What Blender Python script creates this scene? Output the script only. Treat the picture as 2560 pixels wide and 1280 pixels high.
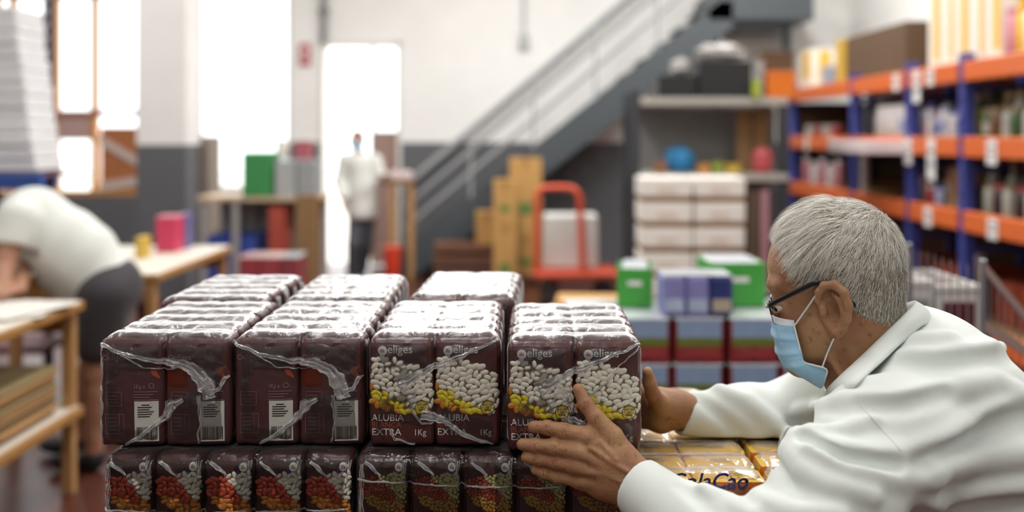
import bpy, bmesh, math, random
import numpy as np
from mathutils import Vector, Matrix, Euler, noise as mnoise
R = random.Random(7)
PI = math.pi
sc = bpy.context.scene
C = sc.collection
for o in list(bpy.data.objects):
    bpy.data.objects.remove(o)

# ------------------------------------------------------------------ camera, sky, lights, exposure
F_PX = 2450.0; VPX = 1300.0; HZ = 335.0; CAM_H = 1.65
cam_d = bpy.data.cameras.new('camera')
cam = bpy.data.objects.new('camera', cam_d); C.objects.link(cam)
cam.location = (0, 0, CAM_H); cam.rotation_euler = (PI/2, 0, 0)
cam_d.sensor_fit = 'HORIZONTAL'; cam_d.sensor_width = 36.0
cam_d.lens = 36.0*F_PX/2560.0
cam_d.shift_x = (1280-VPX)/2560.0
cam_d.shift_y = -(640-HZ)/2560.0
cam_d.clip_start = 0.05; cam_d.clip_end = 200
cam_d.dof.use_dof = True
cam_d.dof.focus_distance = 1.47
cam_d.dof.aperture_fstop = 1.7
sc.camera = cam

sc.view_settings.view_transform = 'Standard'
sc.view_settings.look = 'None'
sc.view_settings.gamma = 1.0
sc.view_settings.use_curve_mapping = False
sc.view_settings.exposure = 0.0
try:
    sc.cycles.max_bounces = 10; sc.cycles.diffuse_bounces = 4; sc.cycles.glossy_bounces = 4
    sc.cycles.transparent_max_bounces = 24; sc.cycles.transmission_bounces = 6
    sc.cycles.sample_clamp_indirect = 6.0
    sc.cycles.caustics_reflective = False; sc.cycles.caustics_refractive = False
except Exception:
    pass

world = bpy.data.worlds.new('sky'); sc.world = world
world.use_nodes = True
wn = world.node_tree.nodes; wl = world.node_tree.links
bg = wn['Background']
bg.inputs['Color'].default_value = (0.93, 0.97, 1.0, 1)      # bright hazy sky, the same everywhere
bg.inputs['Strength'].default_value = 3.0

def light(name, kind, loc, rot, energy, color=(1, 1, 1), size=None, size_y=None, spread=None):
    d = bpy.data.lights.new(name, kind); d.energy = energy; d.color = color
    if kind == 'AREA':
        d.shape = 'RECTANGLE'; d.size = size; d.size_y = size_y or size
        if spread: d.spread = spread
    o = bpy.data.objects.new(name, d); C.objects.link(o)
    o.location = loc; o.rotation_euler = rot
    return o
sun = light('sun', 'SUN', (0, 20, 20), (math.radians(-46), 0, math.radians(-20)), 5.0, (1.0, 0.93, 0.82))
sun.data.angle = 0.02
# the hall's ceiling luminaires: rows of long tubes
for lx in (-4.6, -0.6, 2.4):
    for ly in (-.9, 2.4, 5.7, 9.0):
        light('ceiling_tube_light', 'AREA', (lx, ly, 4.7), (0, 0, 0), {-.9: 38.0, 2.4: 50.0, 5.7: 96.0, 9.0: 138.0}[ly]*(.55 if lx < -4 and ly > 5 else 1.0), (1.0, 0.995, 0.975), 0.5, 2.2)
# daylight portals in the glazed openings of the back wall
for (x0, x1, z0, z1) in ((-6.6, -4.45, 0.9, 4.6), (-4.2, -2.86, 0.93, 4.6), (-2.49, -1.48, 0.0, 2.8)):
    p = light('daylight_portal', 'AREA', ((x0+x1)/2, 12.27, (z0+z1)/2), (math.radians(-90), 0, 0), 1.0, (1, 1, 1), x1-x0, z1-z0)
    p.data.cycles.is_portal = True

# ------------------------------------------------------------------ helpers
def WX(px, Y): return (px-VPX)*Y/F_PX
def WZ(py, Y): return CAM_H-(py-HZ)*Y/F_PX
def W(px, py, Y): return Vector((WX(px, Y), Y, WZ(py, Y)))

_M = {}
def srgb(c):
    """'#rrggbb' -> linear"""
    if isinstance(c, str):
        c = c.lstrip('#'); c = [int(c[i:i+2], 16)/255 for i in (0, 2, 4)]
        return tuple(x/12.92 if x <= .04045 else ((x+.055)/1.055)**2.4 for x in c)
    return tuple(c)
def mat(name, col, rough=0.5, metal=0.0, spec=0.5, var=0.08, scale=12.0, bump=0.0, bscale=60.0, alpha=1.0, trans=0.0, sheen=0.0, sss=0.0, coat=0.0):
    """procedural principled material: base colour broken up by noise, fine relief by a second noise"""
    if name in _M: return _M[name]
    m = bpy.data.materials.new(name); m.use_nodes = True
    nt = m.node_tree; n = nt.nodes; l = nt.links
    b = n['Principled BSDF']
    c = srgb(col)
    tc = n.new('ShaderNodeTexCoord')
    nz = n.new('ShaderNodeTexNoise'); nz.inputs['Scale'].default_value = scale; nz.inputs['Detail'].default_value = 4
    l.new(tc.outputs['Object'], nz.inputs['Vector'])
    mx = n.new('ShaderNodeMix'); mx.data_type = 'RGBA'
    mx.inputs['A'].default_value = (*[max(0, x*(1-var)) for x in c], 1)
    mx.inputs['B'].default_value = (*[min(1, x*(1+var)) for x in c], 1)
    l.new(nz.outputs['Fac'], mx.inputs['Factor'])
    l.new(mx.outputs['Result'], b.inputs['Base Color'])
    b.inputs['Roughness'].default_value = rough
    b.inputs['Metallic'].default_value = metal
    b.inputs['Specular IOR Level'].default_value = spec
    if alpha < 1: b.inputs['Alpha'].default_value = alpha
    if trans: b.inputs['Transmission Weight'].default_value = trans
    if coat: b.inputs['Coat Weight'].default_value = coat; b.inputs['Coat Roughness'].default_value = 0.15
    if sss:
        b.inputs['Subsurface Weight'].default_value = sss
        b.inputs['Subsurface Radius'].default_value = (0.012, 0.005, 0.003); b.inputs['Subsurface Scale'].default_value = 0.6
    if sheen: b.inputs['Sheen Weight'].default_value = sheen
    if bump:
        n2 = n.new('ShaderNodeTexNoise'); n2.inputs['Scale'].default_value = bscale; n2.inputs['Detail'].default_value = 5
        l.new(tc.outputs['Object'], n2.inputs['Vector'])
        bp = n.new('ShaderNodeBump'); bp.inputs['Strength'].default_value = bump; bp.inputs['Distance'].default_value = 0.01
        l.new(n2.outputs['Fac'], bp.inputs['Height']); l.new(bp.outputs['Normal'], b.inputs['Normal'])
    _M[name] = m
    return m
def clear_film(name, tint=(1, 1, 1), base=0.04, gain=0.5, rough=0.12, bump=0.0, bscale=40, stretch=(1, 1, 1), haze=0.0, haze_gain=0.0, f_max=1.0):
    """thin clear sheet: see-through straight on, shiny at a glance; optional milky haze"""
    if name in _M: return _M[name]
    m = bpy.data.materials.new(name); m.use_nodes = True
    nt = m.node_tree; n = nt.nodes; l = nt.links
    n.remove(n['Principled BSDF'])
    out = n['Material Output']
    tr = n.new('ShaderNodeBsdfTransparent'); tr.inputs[0].default_value = (*tint, 1)
    gl = n.new('ShaderNodeBsdfGlossy'); gl.inputs['Roughness'].default_value = rough; gl.inputs['Color'].default_value = (1, 1, 1, 1)
    lw = n.new('ShaderNodeLayerWeight'); lw.inputs['Blend'].default_value = 0.35
    mr = n.new('ShaderNodeMapRange'); mr.inputs['From Min'].default_value = .04; mr.inputs['From Max'].default_value = f_max; mr.inputs['To Min'].default_value = base; mr.inputs['To Max'].default_value = base+gain
    l.new(lw.outputs['Fresnel'], mr.inputs['Value'])
    mx = n.new('ShaderNodeMixShader')
    l.new(mr.outputs['Result'], mx.inputs[0]); l.new(tr.outputs[0], mx.inputs[1]); l.new(gl.outputs[0], mx.inputs[2])
    last = mx
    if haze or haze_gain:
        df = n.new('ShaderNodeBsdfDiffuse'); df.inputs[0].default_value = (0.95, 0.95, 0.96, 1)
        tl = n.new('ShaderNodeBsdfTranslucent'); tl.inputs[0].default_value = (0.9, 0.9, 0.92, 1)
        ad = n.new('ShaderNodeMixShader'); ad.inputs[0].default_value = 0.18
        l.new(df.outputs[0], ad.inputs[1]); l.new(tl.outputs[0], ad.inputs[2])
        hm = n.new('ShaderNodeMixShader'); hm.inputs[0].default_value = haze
        if haze_gain:      # film cloudiness whitened at grazing view, standing in for reflected glare
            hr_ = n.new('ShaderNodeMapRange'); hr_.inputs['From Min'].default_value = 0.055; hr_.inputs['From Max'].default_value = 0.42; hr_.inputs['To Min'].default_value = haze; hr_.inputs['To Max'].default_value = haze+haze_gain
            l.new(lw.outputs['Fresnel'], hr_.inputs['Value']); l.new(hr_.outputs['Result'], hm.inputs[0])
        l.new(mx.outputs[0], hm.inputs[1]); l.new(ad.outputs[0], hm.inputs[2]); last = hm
    if bump:
        tc = n.new('ShaderNodeTexCoord'); mp = n.new('ShaderNodeMapping'); mp.inputs['Scale'].default_value = stretch
        nz = n.new('ShaderNodeTexNoise'); nz.inputs['Scale'].default_value = bscale; nz.inputs['Detail'].default_value = 3
        nz.inputs['Distortion'].default_value = 0.6
        l.new(tc.outputs['Object'], mp.inputs[0]); l.new(mp.outputs[0], nz.inputs['Vector'])
        bp = n.new('ShaderNodeBump'); bp.inputs['Strength'].default_value = bump; bp.inputs['Distance'].default_value = 0.01
        l.new(nz.outputs['Fac'], bp.inputs['Height'])
        l.new(bp.outputs['Normal'], gl.inputs['Normal']); l.new(bp.outputs['Normal'], lw.inputs['Normal'])
    l.new(last.outputs[0], out.inputs['Surface'])
    _M[name] = m
    return m

class MB:
    """collects shapes into one mesh"""
    def __init__(s): s.v = []; s.f = []; s.mi = []; s.m = 0
    def add(s, vs, fs, M=None):
        o = len(s.v)
        s.v += [tuple(M @ Vector(v)) for v in vs] if M is not None else [tuple(v) for v in vs]
        s.f += [tuple(i+o for i in f) for f in fs]; s.mi += [s.m]*len(fs)
        return s
    def box(s, c, size, bev=0.0, M=None):
        hx, hy, hz = [q/2 for q in size]; b = min(bev, hx*.9, hy*.9, hz*.9)
        if M is None: M = Matrix.Translation(c)
        else: M = Matrix.Translation(c) @ M
        if b <= 0:
            vs = [(x, y, z) for x in (-hx, hx) for y in (-hy, hy) for z in (-hz, hz)]
            fs = [(0, 1, 3, 2), (4, 6, 7, 5), (0, 4, 5, 1), (2, 3, 7, 6), (0, 2, 6, 4), (1, 5, 7, 3)]
            return s.add(vs, fs, M)
        vs = []; idx = {}
        for sx in (-1, 1):
            for sy in (-1, 1):
                for sz in (-1, 1):
                    for a in range(3):
                        p = [sx*(hx-b), sy*(hy-b), sz*(hz-b)]
                        p[a] = (sx*hx, sy*hy, sz*hz)[a]
                        idx[(sx, sy, sz, a)] = len(vs); vs.append(p)
        fs = []
        def q(f, n):
            a = Vector(vs[f[0]]); nn = (Vector(vs[f[1]])-a).cross(Vector(vs[f[2]])-a)
            fs.append(tuple(f) if nn.dot(Vector(n)) > 0 else tuple(reversed(f)))
        for a in range(3):
            o1, o2 = [k for k in range(3) if k != a]
            for sg in (-1, 1):
                f = []
                for (p1, p2) in ((-1, -1), (1, -1), (1, 1), (-1, 1)):
                    k = [0, 0, 0]; k[a] = sg; k[o1] = p1; k[o2] = p2; f.append(idx[(*k, a)])
                n = [0, 0, 0]; n[a] = sg; q(f, n)
        for a in range(3):
            o1, o2 = [k for k in range(3) if k != a]
            for s1 in (-1, 1):
                for s2 in (-1, 1):
                    def I(sa, ax):
                        k = [0, 0, 0]; k[a] = sa; k[o1] = s1; k[o2] = s2; return idx[(*k, ax)]
                    n = [0, 0, 0]; n[o1] = s1; n[o2] = s2
                    q([I(-1, o1), I(1, o1), I(1, o2), I(-1, o2)], n)
        for sx in (-1, 1):
            for sy in (-1, 1):
                for sz in (-1, 1):
                    q([idx[(sx, sy, sz, 0)], idx[(sx, sy, sz, 1)], idx[(sx, sy, sz, 2)]], (sx, sy, sz))
        return s.add(vs, fs, M)
    def tube(s, path, r, n=8, cap=True):
        path = [Vector(p) for p in path]; k = len(path)
        rs = r if isinstance(r, (list, tuple)) else [r]*k
        vs = []; fs = []; up = None
        for i, p in enumerate(path):
            t = (path[min(i+1, k-1)]-path[max(i-1, 0)])
            t = t.normalized() if t.length > 1e-9 else Vector((0, 0, 1))
            if up is None:
                up = t.cross(Vector((0.13, 0.31, 0.94)))
                if up.length < .1: up = t.cross(Vector((1, 0, 0)))
            up = (up-t*up.dot(t)).normalized(); w = t.cross(up)
            vs += [p+(up*math.cos(a)+w*math.sin(a))*rs[i] for a in [2*PI*j/n for j in range(n)]]
        for i in range(k-1):
            for j in range(n):
                fs.append((i*n+j, i*n+(j+1) % n, (i+1)*n+(j+1) % n, (i+1)*n+j))
        if cap: fs.append(tuple(reversed(range(n)))); fs.append(tuple((k-1)*n+j for j in range(n)))
        return s.add(vs, fs)
    def lathe(s, prof, n=14, c=(0, 0, 0)):
        vs = []; fs = []
        for (r, z) in prof:
            vs += [(c[0]+r*math.cos(2*PI*j/n), c[1]+r*math.sin(2*PI*j/n), c[2]+z) for j in range(n)]
        for i in range(len(prof)-1):
            for j in range(n):
                fs.append((i*n+j, i*n+(j+1) % n, (i+1)*n+(j+1) % n, (i+1)*n+j))
        fs.append(tuple(reversed(range(n)))); fs.append(tuple((len(prof)-1)*n+j for j in range(n)))
        return s.add(vs, fs)
    def prism(s, poly, y0, y1, plane='xz'):
        k = len(poly)
        P = (lambda a, b, d: (a, d, b)) if plane == 'xz' else ((lambda a, b, d: (a, b, d)) if plane == 'xy' else (lambda a, b, d: (d, a, b)))
        vs = [P(a, b, y0) for a, b in poly]+[P(a, b, y1) for a, b in poly]
        fs = [tuple(range(k)), tuple(reversed(range(k, 2*k)))]+[(i, i+k, (i+1) % k+k, (i+1) % k) for i in range(k)]
        return s.add(vs, fs)
    def mesh(s, name, mats, smooth=False):
        me = bpy.data.meshes.new(name); me.from_pydata(s.v, [], s.f)
        for m in (mats if isinstance(mats, (list, tuple)) else [mats]): me.materials.append(m)
        if any(s.mi): me.polygons.foreach_set('material_index', s.mi)
        if smooth: me.polygons.foreach_set('use_smooth', [True]*len(s.f))
        bm = bmesh.new(); bm.from_mesh(me); bmesh.ops.recalc_face_normals(bm, faces=bm.faces); bm.to_mesh(me); bm.free()
        if smooth and hasattr(me, 'set_sharp_from_angle'): me.set_sharp_from_angle(angle=math.radians(42))
        return me
    def build(s, name, mats, parent=None, smooth=False, loc=None):
        return link(name, s.mesh(name, mats, smooth), parent, loc)
def link(name, me, parent=None, loc=None, rot=None):
    o = bpy.data.objects.new(name, me); C.objects.link(o)
    if parent: o.parent = parent
    if loc is not None: o.location = loc
    if rot is not None: o.rotation_euler = rot
    return o
def tag(o, label, cat, group=None, kind=None):
    if label: o['label'] = label
    if cat: o['category'] = cat
    if group: o['group'] = group
    if kind: o['kind'] = kind
    return o
def thing(name, label, cat, loc=(0, 0, 0), rz=0.0, group=None):
    o = bpy.data.objects.new(name, None); C.objects.link(o)
    o.empty_display_size = 0.05
    o.location = loc; o.rotation_euler = (0, 0, rz)
    return tag(o, label, cat, group)
def copy_tree(o, parent=None, loc=None, rz=None, label=None, group=None):
    c = o.copy(); C.objects.link(c); c.parent = parent
    if loc is not None: c.location = loc
    if rz is not None: c.rotation_euler = (0, 0, rz)
    if label: c['label'] = label
    if group: c['group'] = group
    for ch in o.children: copy_tree(ch, c)
    return c
def struct(name, mb, m, smooth=False, parent=None):
    o = mb.build(name, m, parent, smooth); o['kind'] = 'structure'; return o
def bx(x0, x1, y0, y1, z0, z1, bev=0.0, mb=None):
    mb = mb or MB()
    return mb.box(((x0+x1)/2, (y0+y1)/2, (z0+z1)/2), (abs(x1-x0), abs(y1-y0), abs(z1-z0)), bev)
# ------------------------------------------------------------------ the hall
XL, XR, YB, YF, ZC = -7.0, 4.1, 12.2, -3.0, 5.6
def wall_paint():
    m = bpy.data.materials.new('two_tone_wall_paint'); m.use_nodes = True
    n = m.node_tree.nodes; l = m.node_tree.links; b = n['Principled BSDF']
    tc = n.new('ShaderNodeTexCoord'); sp = n.new('ShaderNodeSeparateXYZ'); l.new(tc.outputs['Object'], sp.inputs[0])
    gt = n.new('ShaderNodeMath'); gt.operation = 'GREATER_THAN'; gt.inputs[1].default_value = 1.545
    l.new(sp.outputs['Z'], gt.inputs[0])
    nz = n.new('ShaderNodeTexNoise'); nz.inputs['Scale'].default_value = 3.0; nz.inputs['Detail'].default_value = 5
    l.new(tc.outputs['Object'], nz.inputs['Vector'])
    mx = n.new('ShaderNodeMix'); mx.data_type = 'RGBA'
    mx.inputs['A'].default_value = (*srgb('#5f6064'), 1); mx.inputs['B'].default_value = (*srgb('#eeedea'), 1)
    l.new(gt.outputs[0], mx.inputs['Factor'])
    m2 = n.new('ShaderNodeMix'); m2.data_type = 'RGBA'; m2.blend_type = 'MULTIPLY'
    rp = n.new('ShaderNodeMapRange'); rp.inputs['To Min'].default_value = 0.92; rp.inputs['To Max'].default_value = 1.05
    l.new(nz.outputs['Fac'], rp.inputs['Value']); l.new(mx.outputs['Result'], m2.inputs['A']); l.new(rp.outputs['Result'], m2.inputs['B'])
    m2.inputs['Factor'].default_value = 1.0
    l.new(m2.outputs['Result'], b.inputs['Base Color']); b.inputs['Roughness'].default_value = 0.6
    return m
M_wall = wall_paint()
M_white = mat('white_plaster', '#e9e7e2', 0.7, var=0.03, scale=3)
def tile_floor():
    m = bpy.data.materials.new('terracotta_floor'); m.use_nodes = True
    n = m.node_tree.nodes; l = m.node_tree.links; b = n['Principled BSDF']
    tc = n.new('ShaderNodeTexCoord')
    br = n.new('ShaderNodeTexBrick'); br.offset = 0.0
    br.inputs['Color1'].default_value = (*srgb('#5a2e22'), 1); br.inputs['Color2'].default_value = (*srgb('#4b261c'), 1)
    br.inputs['Mortar'].default_value = (*srgb('#35201a'), 1); br.inputs['Scale'].default_value = 1.0
    br.inputs['Mortar Size'].default_value = 0.006; br.inputs['Brick Width'].default_value = 0.3; br.inputs['Row Height'].default_value = 0.3
    l.new(tc.outputs['Object'], br.inputs['Vector']); l.new(br.outputs['Color'], b.inputs['Base Color'])
    b.inputs['Roughness'].default_value = 0.32
    bp = n.new('ShaderNodeBump'); bp.inputs['Strength'].default_value = 0.3; bp.inputs['Distance'].default_value = 0.004
    iv = n.new('ShaderNodeMath'); iv.operation = 'SUBTRACT'; iv.inputs[0].default_value = 1.0
    l.new(br.outputs['Fac'], iv.inputs[1]); l.new(iv.outputs[0], bp.inputs['Height']); l.new(bp.outputs['Normal'], b.inputs['Normal'])
    return m
struct('floor', bx(XL, XR, YF, YB+.3, -.1, 0), tile_floor())
struct('outside_ground', bx(-25, 20, YB+.3, 45, -.12, -.02), mat('pale_concrete', '#cfcac2', 0.8, var=.1, scale=2))
struct('ceiling', bx(XL, XR, YF, YB, ZC, ZC+.1), M_white)
struct('wall_right', bx(XR, XR+.2, YF, YB+.3, 0, ZC), M_wall)
struct('wall_left', bx(XL-.2, XL, YF, YB+.3, 0, ZC), M_wall)
struct('wall_front', bx(XL, XR, YF-.2, YF, 0, ZC), M_wall)
A0, A1, B0, B1, D0, D1 = -6.6, -4.45, -4.2, -2.86, -2.49, -1.48
wb = MB()
for (x0, x1, z0, z1) in ((XL, A0, 0, ZC), (A1, B0, 0, ZC), (B1, D0, 0, ZC), (D1, XR, 0, ZC), (A0, A1, 0, .88), (A0, A1, 4.6, ZC), (B0, B1, 0, .93), (B0, B1, 4.6, ZC), (D0, D1, 2.8, ZC)):
    bx(x0, x1, YB, YB+.3, z0, z1, mb=wb)
struct('wall_back', wb, M_wall)
struct('pillar', bx(WX(340, 9.5), WX(468, 9.5), 9.5, 10.0, 0, ZC, .012), M_wall)

# glazed openings
M_frame_y = mat('orange_painted_steel', '#c98a3c', 0.45, var=.1)
M_frame_w = mat('white_painted_steel', '#d9d7d0', 0.45, var=.04)
M_rust = mat('red_oxide_steel', '#a06a55', 0.55, var=.1)
M_pane = clear_film('window_glass', (0.96, 0.98, 0.98), 0.03, 0.35, 0.02)
M_panel_o = mat('orange_brown_board', '#a8683f', 0.6, var=.1, scale=5)
M_tapew = mat('pale_brace_paint', '#c9b8b2', 0.6)
def window(name, x0, x1, z0, z1, xs, zs, mf, panels=()):
    f = MB()
    bx(x0, x0+.06, YB+.1, YB+.2, z0, z1, .005, f); bx(x1-.06, x1, YB+.1, YB+.2, z0, z1, .005, f)
    bx(x0, x1, YB+.1, YB+.2, z0, z0+.06, .005, f); bx(x0, x1, YB+.1, YB+.2, z1-.06, z1, .005, f)
    o = struct(name, f, mf)
    for x in xs[1:-1]:
        bx(x-.035, x+.035, YB+.08, YB+.2, z0, z1, .004).build('mullion', mf, o)
    for z in zs[1:-1]:
        bx(x0, x1, YB+.07, YB+.21, z-.04, z+.04, .004).build('transom', M_rust if mf is M_frame_y else mf, o)
    for i in range(len(xs)-1):
        for k in range(len(zs)-1):
            if (i, k) in panels: continue
            bx(xs[i], xs[i+1], YB+.145, YB+.151, zs[k], zs[k+1]).build('pane', M_pane, o)
    return o
zt = WZ(283, YB)
w1 = window('window_1', A0, A1, .88, 4.6, [A0, WX(20, YB), WX(128, YB), WX(226, YB), A1], [.88, zt, 3.4, 4.6], M_frame_y, {(3, 0)})
pb = bx(WX(235, YB)+.03, A1-.06, YB+.12, YB+.16, .92, zt-.17, .004).build('lower_panel', M_panel_o, w1)
for (z0, z1) in ((zt-.33, zt-.78), (.98, zt-.82)):
    b = MB(); x0, x1 = WX(240, YB), A1-.08
    b.prism([(x0, z0-.05), (x0, z0+.06), (x1, z1+.06), (x1, z1-.05)], YB+.09, YB+.12)
    b.build('diagonal_brace', M_tapew, pb)
tag(pb, 'orange brown board with pale diagonal braces', None)
b = bx(WX(135, YB), WX(226, YB), YB+.1, YB+.14, WZ(350, YB), WZ(290, YB)).build('rail_board', mat('dusty_pink_board', '#b79a93', .6), w1)
window('window_2', B0, B1, .93, 4.6, [B0, B1], [.93, 4.6], M_frame_w)
# the open doorway with its half-glazed leaf
df = MB(); bx(D0, D0+.05, YB-.02, YB+.3, 0, 2.8, .004, df); bx(D1-.05, D1, YB-.02, YB+.3, 0, 2.8, .004, df); bx(D0, D1, YB-.02, YB+.3, 2.75, 2.8, .004, df)
dr = struct('door_1', df, M_frame_w)
lx = WX(925, YB)
leaf = bx(lx, D1-.05, YB+.05, YB+.1, .02, WZ(328, YB), .004).build('door_leaf', mat('brown_door_board', '#9c7f74', .5), dr)
bx(lx, lx+.05, YB+.045, YB+.105, WZ(328, YB), 2.74, .004).build('leaf_stile', M_frame_w, leaf)
bx(lx+.05, D1-.05, YB+.07, YB+.076, WZ(328, YB), 2.74).build('pane', M_pane, leaf)
bx(lx+.02, lx+.05, YB+.0, YB+.05, .95, 1.1, .006).build('door_handle', mat('steel', '#8f9296', .3, .9), leaf)

# wall fittings
ws = thing('wall_sign', 'small red square safety sign with white mark on pier beside door', 'sign', W(762, 137, YB-.012))
bx(-.075, .075, -.004, .004, -.14, .14, .002).build('plate', mat('sign_red', '#b5444a', .4), ws)
sg = MB(); sg.box((0, -.006, .05), (.06, .003, .07)); sg.box((0, -.006, -.06), (.09, .003, .03)); sg.build('symbol', mat('sign_white', '#eeeeee', .4), ws)
dp = thing('drain_pipe', 'dark grey pipe running down wall above the doorway corner', 'pipe', (WX(812, YB), YB-.06, 2.85))
MB().tube([(0, 0, -.05), (0, 0, 2.7)], .04, 10).build('pipe', mat('pipe_grey', '#8b8a88', .5), dp, True)
for z in (.3, 1.6): bx(-.06, .06, -.05, .06, z, z+.04, .004).build('clamp', mat('pipe_clamp', '#77787a', .5), dp)
cd = thing('wall_conduit', 'pale grey cable conduit ending in a box on white wall', 'conduit', (WX(1310, YB), YB-.03, WZ(112, YB)))
MB().tube([(0, 0, .1), (0, 0, 2.6)], .022, 8).build('tube', mat('conduit_grey', '#bdbfbd', .5), cd, True)
bx(-.06, .06, -.03, .03, -.06, .12, .008).build('junction_box', mat('conduit_box', '#b2b5b3', .5), cd)

# ------------------------------------------------------------------ steel staircase along the back wall
M_steel = mat('slate_grey_steel', '#474e52', .45, var=.05)
M_rail = mat('grey_rail_paint', '#9a9ea0', .45, var=.05)
YS0, YS1 = 11.25, 12.1
st = thing('staircase', 'slate grey steel staircase with pipe railings rising to a landing', 'staircase', (0, 0, 0))
x0, x1 = WX(1000, YS0), WX(1800, YS0); zs0 = 0.0; zs1 = WZ(20, YS0)
sl = (zs1-zs0)/(x1-x0)
for yy in (YS0, YS1-.04):
    b = MB(); hgt = .33
    b.prism([(x0-.1, 0), (x0+.18, 0), (x1+.15, zs1-.22), (x1+.15, zs1+.08), (x1, zs1+.08), (x0-.1, .2)], yy, yy+.04)
    b.build('stringer', M_steel, st)
nst = 17
for i in range(nst):
    x = x0+(i+.5)*(x1-x0)/nst; z = zs0+(i+.75)*(zs1-zs0)/nst
    bx(x-.14, x+.14, YS0+.04, YS1-.04, z-.015, z+.015, .003).build('tread', M_steel, st)
for k, dz in enumerate((.42, .68, .92)):
    b = MB(); b.tube([(x0+.05, YS0+.02, sl*.05+dz+.1), (x1, YS0+.02, zs1+dz+.1), (x1+1.15, YS0+.02, zs1+dz+.1)], .024 if k < 2 else .028, 8)
    b.build('mid_rail' if k < 2 else 'handrail', M_rail, st, True)
b = MB(); b.tube([(x0+.05, YS1-.02, sl*.05+1.02), (x1, YS1-.02, zs1+1.02)], .03, 8); b.build('handrail', M_rail, st, True)
for i in range(6):
    x = x0+.1+i*(x1-x0-.1)/5; z = zs0+sl*(x-x0)
    bx(x-.016, x+.016, YS0+.005, YS0+.035, z, z+1.0).build('baluster', M_rail, st)
xl1 = WX(2035, YS0)
lb = bx(x1-.14, xl1, YS0, YS1, WZ(50, YS0), WZ(50, YS0)+.3, .006).build('landing', M_steel, st)
bx(x1+.1, xl1-.3, YS0+.1, YS1-.1, WZ(50, YS0)-.1, WZ(50, YS0)).build('landing_joist', mat('dark_joist', '#3c4045', .6), lb)
for x in (x1+.1, xl1-.1):
    bx(x-.04, x+.04, YS1-.1, YS1-.02, 0, WZ(50, YS0), .004).build('landing_post', M_steel, st)
# ------------------------------------------------------------------ background goods and furniture
M_kraft = mat('kraft_cardboard', '#b98f52', .75, var=.1, scale=6, bump=.1, bscale=40)
M_kraft2 = mat('brown_cardboard', '#8a6a45', .8, var=.1, scale=6)
M_kraftd = mat('dark_cardboard', '#5c4732', .8, var=.1, scale=6)
M_wood = mat('raw_pine', '#b58a58', .6, var=.15, scale=9)
M_wood_l = mat('pale_laminate_top', '#d8d0c2', .45, var=.05)
M_black = mat('black_plastic', '#1d1d20', .45, var=.2)
M_redsteel = mat('red_orange_enamel', '#cf4f30', .4, var=.06)
M_tyre = mat('dark_rubber', '#3a3032', .7)
M_whitebox = mat('white_carton', '#e6e2da', .6, var=.04)
M_tapec = mat('brown_packing_tape', '#9c7440', .35)
M_greenmark = mat('green_print', '#5a7a3c', .6)
def carton(label, c, size, m=M_kraft, rz=0.0, group=None, tape=True, mark=None, cat='box', name='cardboard_box'):
    """closed carton: body, two top flaps, tape; c = centre of its base"""
    t = thing(name, label, cat, c, rz, group)
    x, y, z = size
    MB().box((0, 0, z/2-.002), (x, y, z-.004), .004).build('body', m, t)
    for s in (-1, 1): MB().box((0, s*y/4, z-.001), (x-.004, y/2-.003, .004), .001).build('flap', m, t)
    if tape:
        MB().box((0, 0, z+.002), (x, .05, .0015)).build('tape', M_tapec, t)
        MB().box((0, -y/2-.001, z-.05), (.05, .0015, .1)).build('tape_end', M_tapec, t)
    if mark: MB().box((0, -y/2-.001, z*.35), (x*.45, .0015, z*.16), .0005).build('printed_mark', mark, t)
    return t
# cartons under the stairs
Y = 10.75
def col(pxa, pxb, tops, lab, m=M_kraft):
    for i in range(len(tops)-1):
        z0, z1 = WZ(tops[i], Y), WZ(tops[i+1], Y)
        carton(lab[i], (WX((pxa+pxb)/2, Y), Y+.2, z0), (WX(pxb, Y)-WX(pxa, Y)-.01, .36, z1-z0-.003), m, 0, 'tan cartons under the stairs', True, M_greenmark)
col(1272, 1356, [690, 590, 395], ['wide tan carton at the foot of the tallest stack under the stairs', 'tall tan carton on top of the tallest stack under the stairs'])
Y = 10.2
col(1232, 1292, [731, 560, 450], ['tan carton at the bottom of the middle stack under the stairs', 'tan carton on top of the middle stack under the stairs'])
carton('small tan carton lying on a wooden crate under the stairs', (WX(1214, 10.6), 10.75, WZ(612, 10.6)+.003), (.22, .3, .35), M_kraft, 0.1, 'tan cartons under the stairs')
# slatted crate below it
t = thing('wooden_crate', 'low brown slatted wooden crate holding blue goods under the stairs', 'crate', (WX(1160, 10.6), 10.8, WZ(700, 10.6)))
M_crate = mat('old_crate_wood', '#6e4a36', .7, var=.2)
hc = WZ(613, 10.6)-WZ(700, 10.6)
for z in (.03, .16, .29):
    for s in (-1, 1): MB().box((0, s*.2, z+.05), (.66, .014, .09), .002).build('slat', M_crate, t)
for s in (-1, 1):
    for q in (-1, 1): MB().box((s*.31, q*.18, hc/2), (.03, .03, hc), .002).build('corner_post', M_crate, t)
MB().box((0, 0, .012), (.64, .38, .02), .002).build('bottom_board', M_crate, t)
MB().box((0, 0, hc-.012), (.66, .42, .02), .002).build('top_board', M_crate, t)
MB().box((0, 0, .12), (.5, .3, .18), .01).build('blue_pack', mat('navy_pack', '#2d3d6b', .5), t)
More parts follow.
